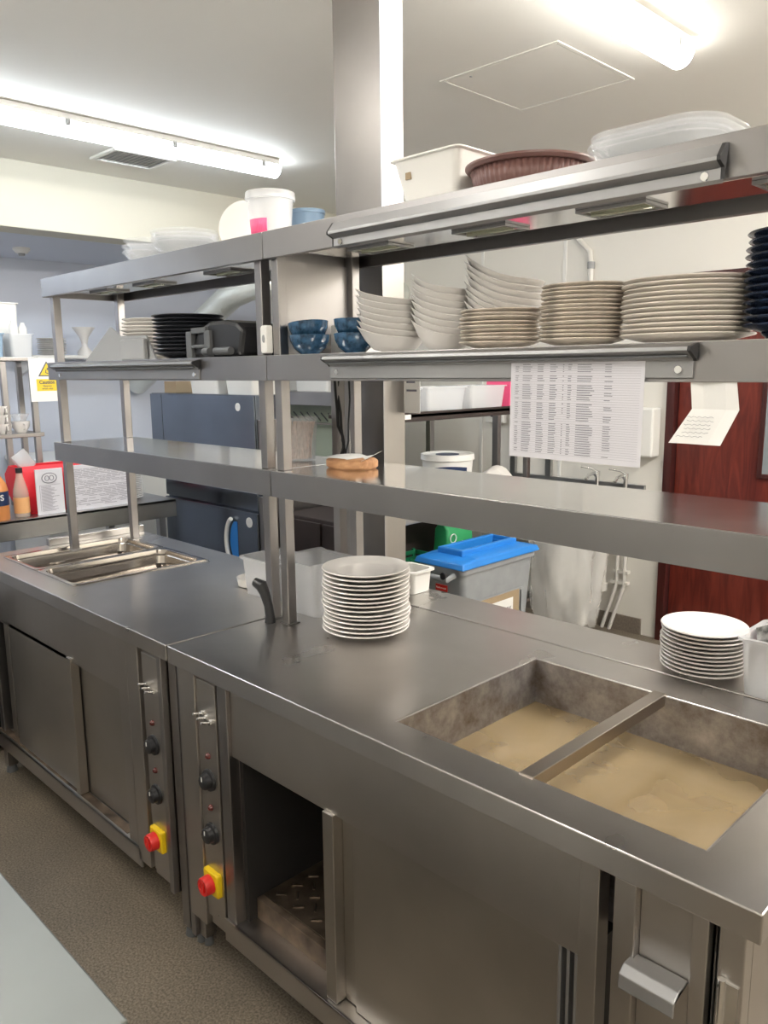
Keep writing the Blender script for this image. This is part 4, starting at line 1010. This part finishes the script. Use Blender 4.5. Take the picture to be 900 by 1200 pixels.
for i in range(28):
    z = 1.115 - i * .0072; y = .745
    while y < 1.04:
        w_ = random.uniform(.02, .07)
        if random.random() < .85: ln.box(-2.2458, -2.2450, y, min(y + w_, 1.06), z, z + .0024)
        y += w_ + .006
ln.build('printed_text', 'ink_soft', r)
# red bag
rb = MB().rrect_shell([(.09, .15, .03, 0), (.11, .19, .03, .10), (.10, .20, .03, .20), (.06, .19, .02, .245), (.05, .18, .02, .243), (.07, .13, .02, .02)], (-2.40, .70, .9005))
solo('red_carrier_bag', rb, 'red_fab', 'bright red open bag standing behind the small crest menu board', 'bag', smooth=True)
pk = MB().rrect_shell([(.02, .035, .006, 0), (.022, .04, .006, .07), (.004, .04, .002, .10)]).rot(.6, 'X'); bmesh.ops.translate(pk.bm, vec=(-2.40, .60, 1.13), verts=pk.bm.verts[:])
solo('clear_packet', pk, 'milky', 'clear plastic packet poking out of the red bag', 'packet', smooth=True)
solo('glass_jar', MB().lathe([(0, 0), (.028, 0), (.03, .10), (.026, .105), (.026, .15), (.030, .155), (.030, .17), (0, .17)], (-2.60, .72, 1.10 - .20), n=28), 'milky', 'small clear jar standing behind the red bag', 'jar', smooth=True)
# bottles
r = T('sauce_bottle', (-2.29, .505, .90), 'clear sauce bottle with black cap and orange label beside the red bag', 'bottle')
MB().lathe([(0, 0), (.034, 0), (.037, .006), (.037, .115), (.034, .14), (.018, .20), (.015, .225), (0, .225)], (-2.29, .505, .9005), n=32).build('bottle_body', 'glassy', r, smooth=True)
MB().lathe([(.0375, .020), (.0382, .020), (.0382, .100), (.0375, .100), (.0375, .020)], (-2.29, .505, .9005), n=32).build('label', plain('orange_label', (.78, .42, .18), .5), r, smooth=True)
MB().lathe([(0, .222), (.017, .222), (.017, .248), (0, .248)], (-2.29, .505, .9005), n=24).build('cap', 'black', r, smooth=True)
r = T('sauce_bottle', (-2.27, .385, .90), 'orange sauce bottle with a navy shield label at the left picture edge', 'bottle')
MB().lathe([(0, 0), (.046, 0), (.050, .006), (.050, .15), (.044, .18), (.02, .22), (.018, .25), (0, .25)], (-2.27, .385, .9005), n=32).build('bottle_body', 'orange', r, smooth=True)
MB().lathe([(.0505, .075), (.0512, .075), (.0512, .145), (.0505, .145), (.0505, .075)], (-2.27, .385, .9005), n=32).build('label', 'label_b', r, smooth=True)
a = math.radians(-18)
text('label_text', "N'S", .040, 'white', r, (-2.27 + .0520 * math.cos(a), .385 + .0520 * math.sin(a), 1.015), (PI / 2, 0, a + PI / 2), bend=.052, bold=.001)
# saucers + red box on table right end
p = proto('saucer', plate_mb(.075, .012, n=40), 'china')
stack(p, 15, -2.42, 1.16, .9012, .0105, 'white saucer, {} of the stack at the far end of the left table', 'saucer', 'saucers on the left table', .002)
r = T('red_box', (-2.8, 1.22, .9), 'red box with a black and white panel behind the saucer stack', 'box')
MB().box(-2.86, -2.66, 1.14, 1.30, .9005, 1.05).build('body', plain('dark_red', (.30, .01, .02), .5), r, bev=.004)
MB().box(-2.76, -2.72, 1.136, 1.139, .93, 1.02).build('panel', 'white', r)

# rack over the left table
r = T('wire_rack', (-2.75, .3, .9), 'two-tier steel shelf rack standing on the left table', 'rack')
for z in (1.292, 1.705): MB().box(-2.96, -2.66, -.55, .80, z - .022, z).build('shelf', 'colm', r, bev=.003)
for x, y in ((-2.69, .77), (-2.88, .77), (-2.69, .615), (-2.88, -.5), (-2.69, -.5)):
    MB().box(x - .015, x + .015, y - .015, y + .015, .9005, 1.292 - .022).box(x - .015, x + .015, y - .015, y + .015, 1.292, 1.683).build('upright', 'post', r, bev=.002)
tub(-2.76, .735, .065, .065, .125, 1.7055, 'milky square tub, rightmost on the top tier of the left rack', 'milky', name='storage_tub')
tub(-2.76, .565, .075, .075, .125, 1.7055, 'pale green tub at the left picture edge on the top tier of the rack', 'sky_plastic')
q = tub(-2.895, .67, .042, .12, .30, 1.7055, 'tall white container at the back of the top tier of the left rack', 'white')
for j, (dx, dy, h_) in enumerate(((0, -.025, .19), (.01, .02, .18))):
    solo('white_bottle', MB().lathe([(0, 0), (.020, 0), (.022, .004), (.022, h_ - .03), (.012, h_ - .01), (.012, h_), (0, h_)], (-2.74 + dx, .735 + dy, 1.7105), n=20), 'white', ('left' if j == 0 else 'right') + ' slim white bottle standing in the rightmost milky tub', 'bottle', smooth=True)
# cups on the lower tier
def cup(x, y, z, label, R=.042, H=.055):
    c_ = T('tea_cup', (x, y, z), label, 'cup', 'white cups on the left rack')
    MB().lathe([(0, 0), (R * .5, 0), (R * .55, .004), (R * .9, H * .5), (R, H), (R - .003, H), (R * .85, H * .5), (R * .45, .008), (0, .006)], (x, y, z), n=32).build('cup_body', 'china', c_, smooth=True)
    MB().tube([(x + R * .9, y, z + H * .8), (x + R * 1.35, y, z + H * .75), (x + R * 1.35, y, z + H * .4), (x + R * .8, y, z + H * .3)], .004, n=8).build('cup_handle', 'china', c_, smooth=True)
    return c_
cols_ = [(-2.715, .605, 'left column'), (-2.715, .505, 'column at the picture edge')]
for (x, y, nm) in cols_:
    for k, rk in enumerate(('bottom', 'middle', 'top')):
        if nm.startswith('column') and k == 2: continue
        cup(x, y, 1.2925 + k * .048, 'white tea cup, %s of the %s on the lower rack tier' % (rk, nm))
cup(-2.745, .705, 1.2925, 'wide white tea cup at the right end of the lower rack tier', .050, .062)
solo('glass_bowl', MB().lathe([(0, 0), (.03, 0), (.05, .04), (.048, .04), (.028, .004), (0, .004)], (-2.745, .705, 1.3555), n=32), 'milky_lo', 'clear glass bowl resting on the wide white tea cup', 'bowl', smooth=True)
# caution sign
r = T('caution_sign', (-2.655, .84, 1.45), 'white sheet with yellow caution triangle and notice hanging from the left rack', 'sign')
MB().box(-2.6585, -2.6575, .742, .895, 1.462, 1.700).build('sheet', 'paper_w', r)
MB().box(-2.6572, -2.6568, .778, .893, 1.520, 1.585).build('notice_panel', 'yellow_sign', r)
tr = MB().poly([(-2.6572, .790, 1.600), (-2.6572, .890, 1.600), (-2.6572, .840, 1.682)], (.0004, 0, 0)).build('triangle', 'ink', r)
MB().poly([(-2.6567, .801, 1.606), (-2.6567, .879, 1.606), (-2.6567, .840, 1.671)], (.0003, 0, 0)).build('triangle_field', 'yellow_sign', tr)
MB().cyl((-2.6563, .845, 1.640), (-2.6560, .845, 1.640), .006, n=14).tube([(-2.6562, .835, 1.635), (-2.6562, .832, 1.620), (-2.6562, .848, 1.614), (-2.6562, .856, 1.612)], .0025, n=6).build('falling_figure', 'ink', tr)
text('caution_text', 'Caution', .027, 'ink', r, (-2.6562, .836, 1.567), (PI / 2, 0, PI / 2), bold=.0006)
text('notice_text', 'Slippery\nwhen wet', .015, 'ink', r, (-2.6562, .836, 1.540), (PI / 2, 0, PI / 2))
# far wall shelf with saucers, cup and low freezer top
r = T('wall_shelf', (-3.85, 1.5, 1.7), 'narrow white shelf on the far left wall', 'shelf')
MB().box(-3.998, -3.55, 1.10, 1.85, 1.715, 1.735).build('board', 'white', r, bev=.002)
for y in (1.2, 1.75): MB().poly([(-3.998, y, 1.715), (-3.60, y, 1.715), (-3.998, y, 1.60)], (0, .02, 0)).build('bracket', 'white', r)
p = proto('tea_plate', plate_mb(.095, .012, n=40), 'china_grey')
stack(p, 9, -3.68, 1.31, 1.736, .0125, 'pale tea plate, {} of the stack on the far wall shelf', 'plate', 'tea plates on the far wall shelf', .002)
solo('funnel', MB().lathe([(0, 0), (.02, 0), (.03, .04), (.075, .105), (.078, .11), (.073, .108), (.026, .042), (0, .03)], (-3.70, 1.55, 1.735 + .085), n=32).lathe([(0, -.085), (.05, -.085), (.05, -.06), (.02, -.02), (.02, .002), (0, .002)], (-3.70, 1.55, 1.735 + .0855), n=32), 'china_grey', 'white footed funnel-shaped bowl on the far wall shelf', 'bowl', smooth=True)
r = T('white_freezer', (-3.65, 1.6, 0), 'white chest freezer against the far left wall', 'freezer')
MB().box(-3.97, -3.35, 1.05, 2.20, .05, 1.02).build('body', 'white', r, bev=.01)
MB().box(-3.98, -3.33, 1.04, 2.21, 1.022, 1.06).build('lid', 'white', r, bev=.01)
MB().box(-3.95, -3.37, 1.08, 2.17, 0, .05).build('plinth', 'grey_dk', r)
nk = MB().lathe([(0, .11), (.03, .05), (.085, 0), (0, 0)], (-3.5, 1.56, 1.0605), n=14, fn=lambda x, y, z, rr, t: (x * (1 + .3 * math.sin(3 * t)), y * (1 + .2 * math.cos(5 * t)), z))
solo('folded_napkin', nk, 'paper_w', 'white folded cloth peaked on top of the far freezer', 'cloth', smooth=False)

# ------------------------------------------------------------------ camera
yaw, pitch, roll = map(math.radians, (45.1371, -10.0956, -.6172))
fw = Vector((-math.sin(yaw) * math.cos(pitch), math.cos(yaw) * math.cos(pitch), math.sin(pitch)))
rt = Vector((math.cos(yaw), math.sin(yaw), 0)); up = rt.cross(fw)
rt2 = rt * math.cos(roll) + up * math.sin(roll); up2 = up * math.cos(roll) - rt * math.sin(roll)
cam = bpy.data.cameras.new('camera'); co = bpy.data.objects.new('camera', cam); COL.objects.link(co)
R = Matrix((rt2, up2, -fw)).transposed().to_4x4()
co.matrix_world = Matrix.Translation((1.851, -1.0193, 1.6162)) @ R
cam.sensor_fit = 'VERTICAL'; cam.sensor_height = 36; cam.lens = 936.6349 * 36 / 1200; cam.clip_start = .02
SC.camera = co

# ------------------------------------------------------------------ world + view
w = bpy.data.worlds.new('world'); SC.world = w; w.use_nodes = True
w.node_tree.nodes['Background'].inputs[0].default_value = (.9, .95, 1, 1)
w.node_tree.nodes['Background'].inputs[1].default_value = .3
SC.view_settings.view_transform = 'Standard'; SC.view_settings.look = 'None'; SC.view_settings.gamma = 1
SC.view_settings.use_curve_mapping = False
SC.view_settings.exposure = 0.32
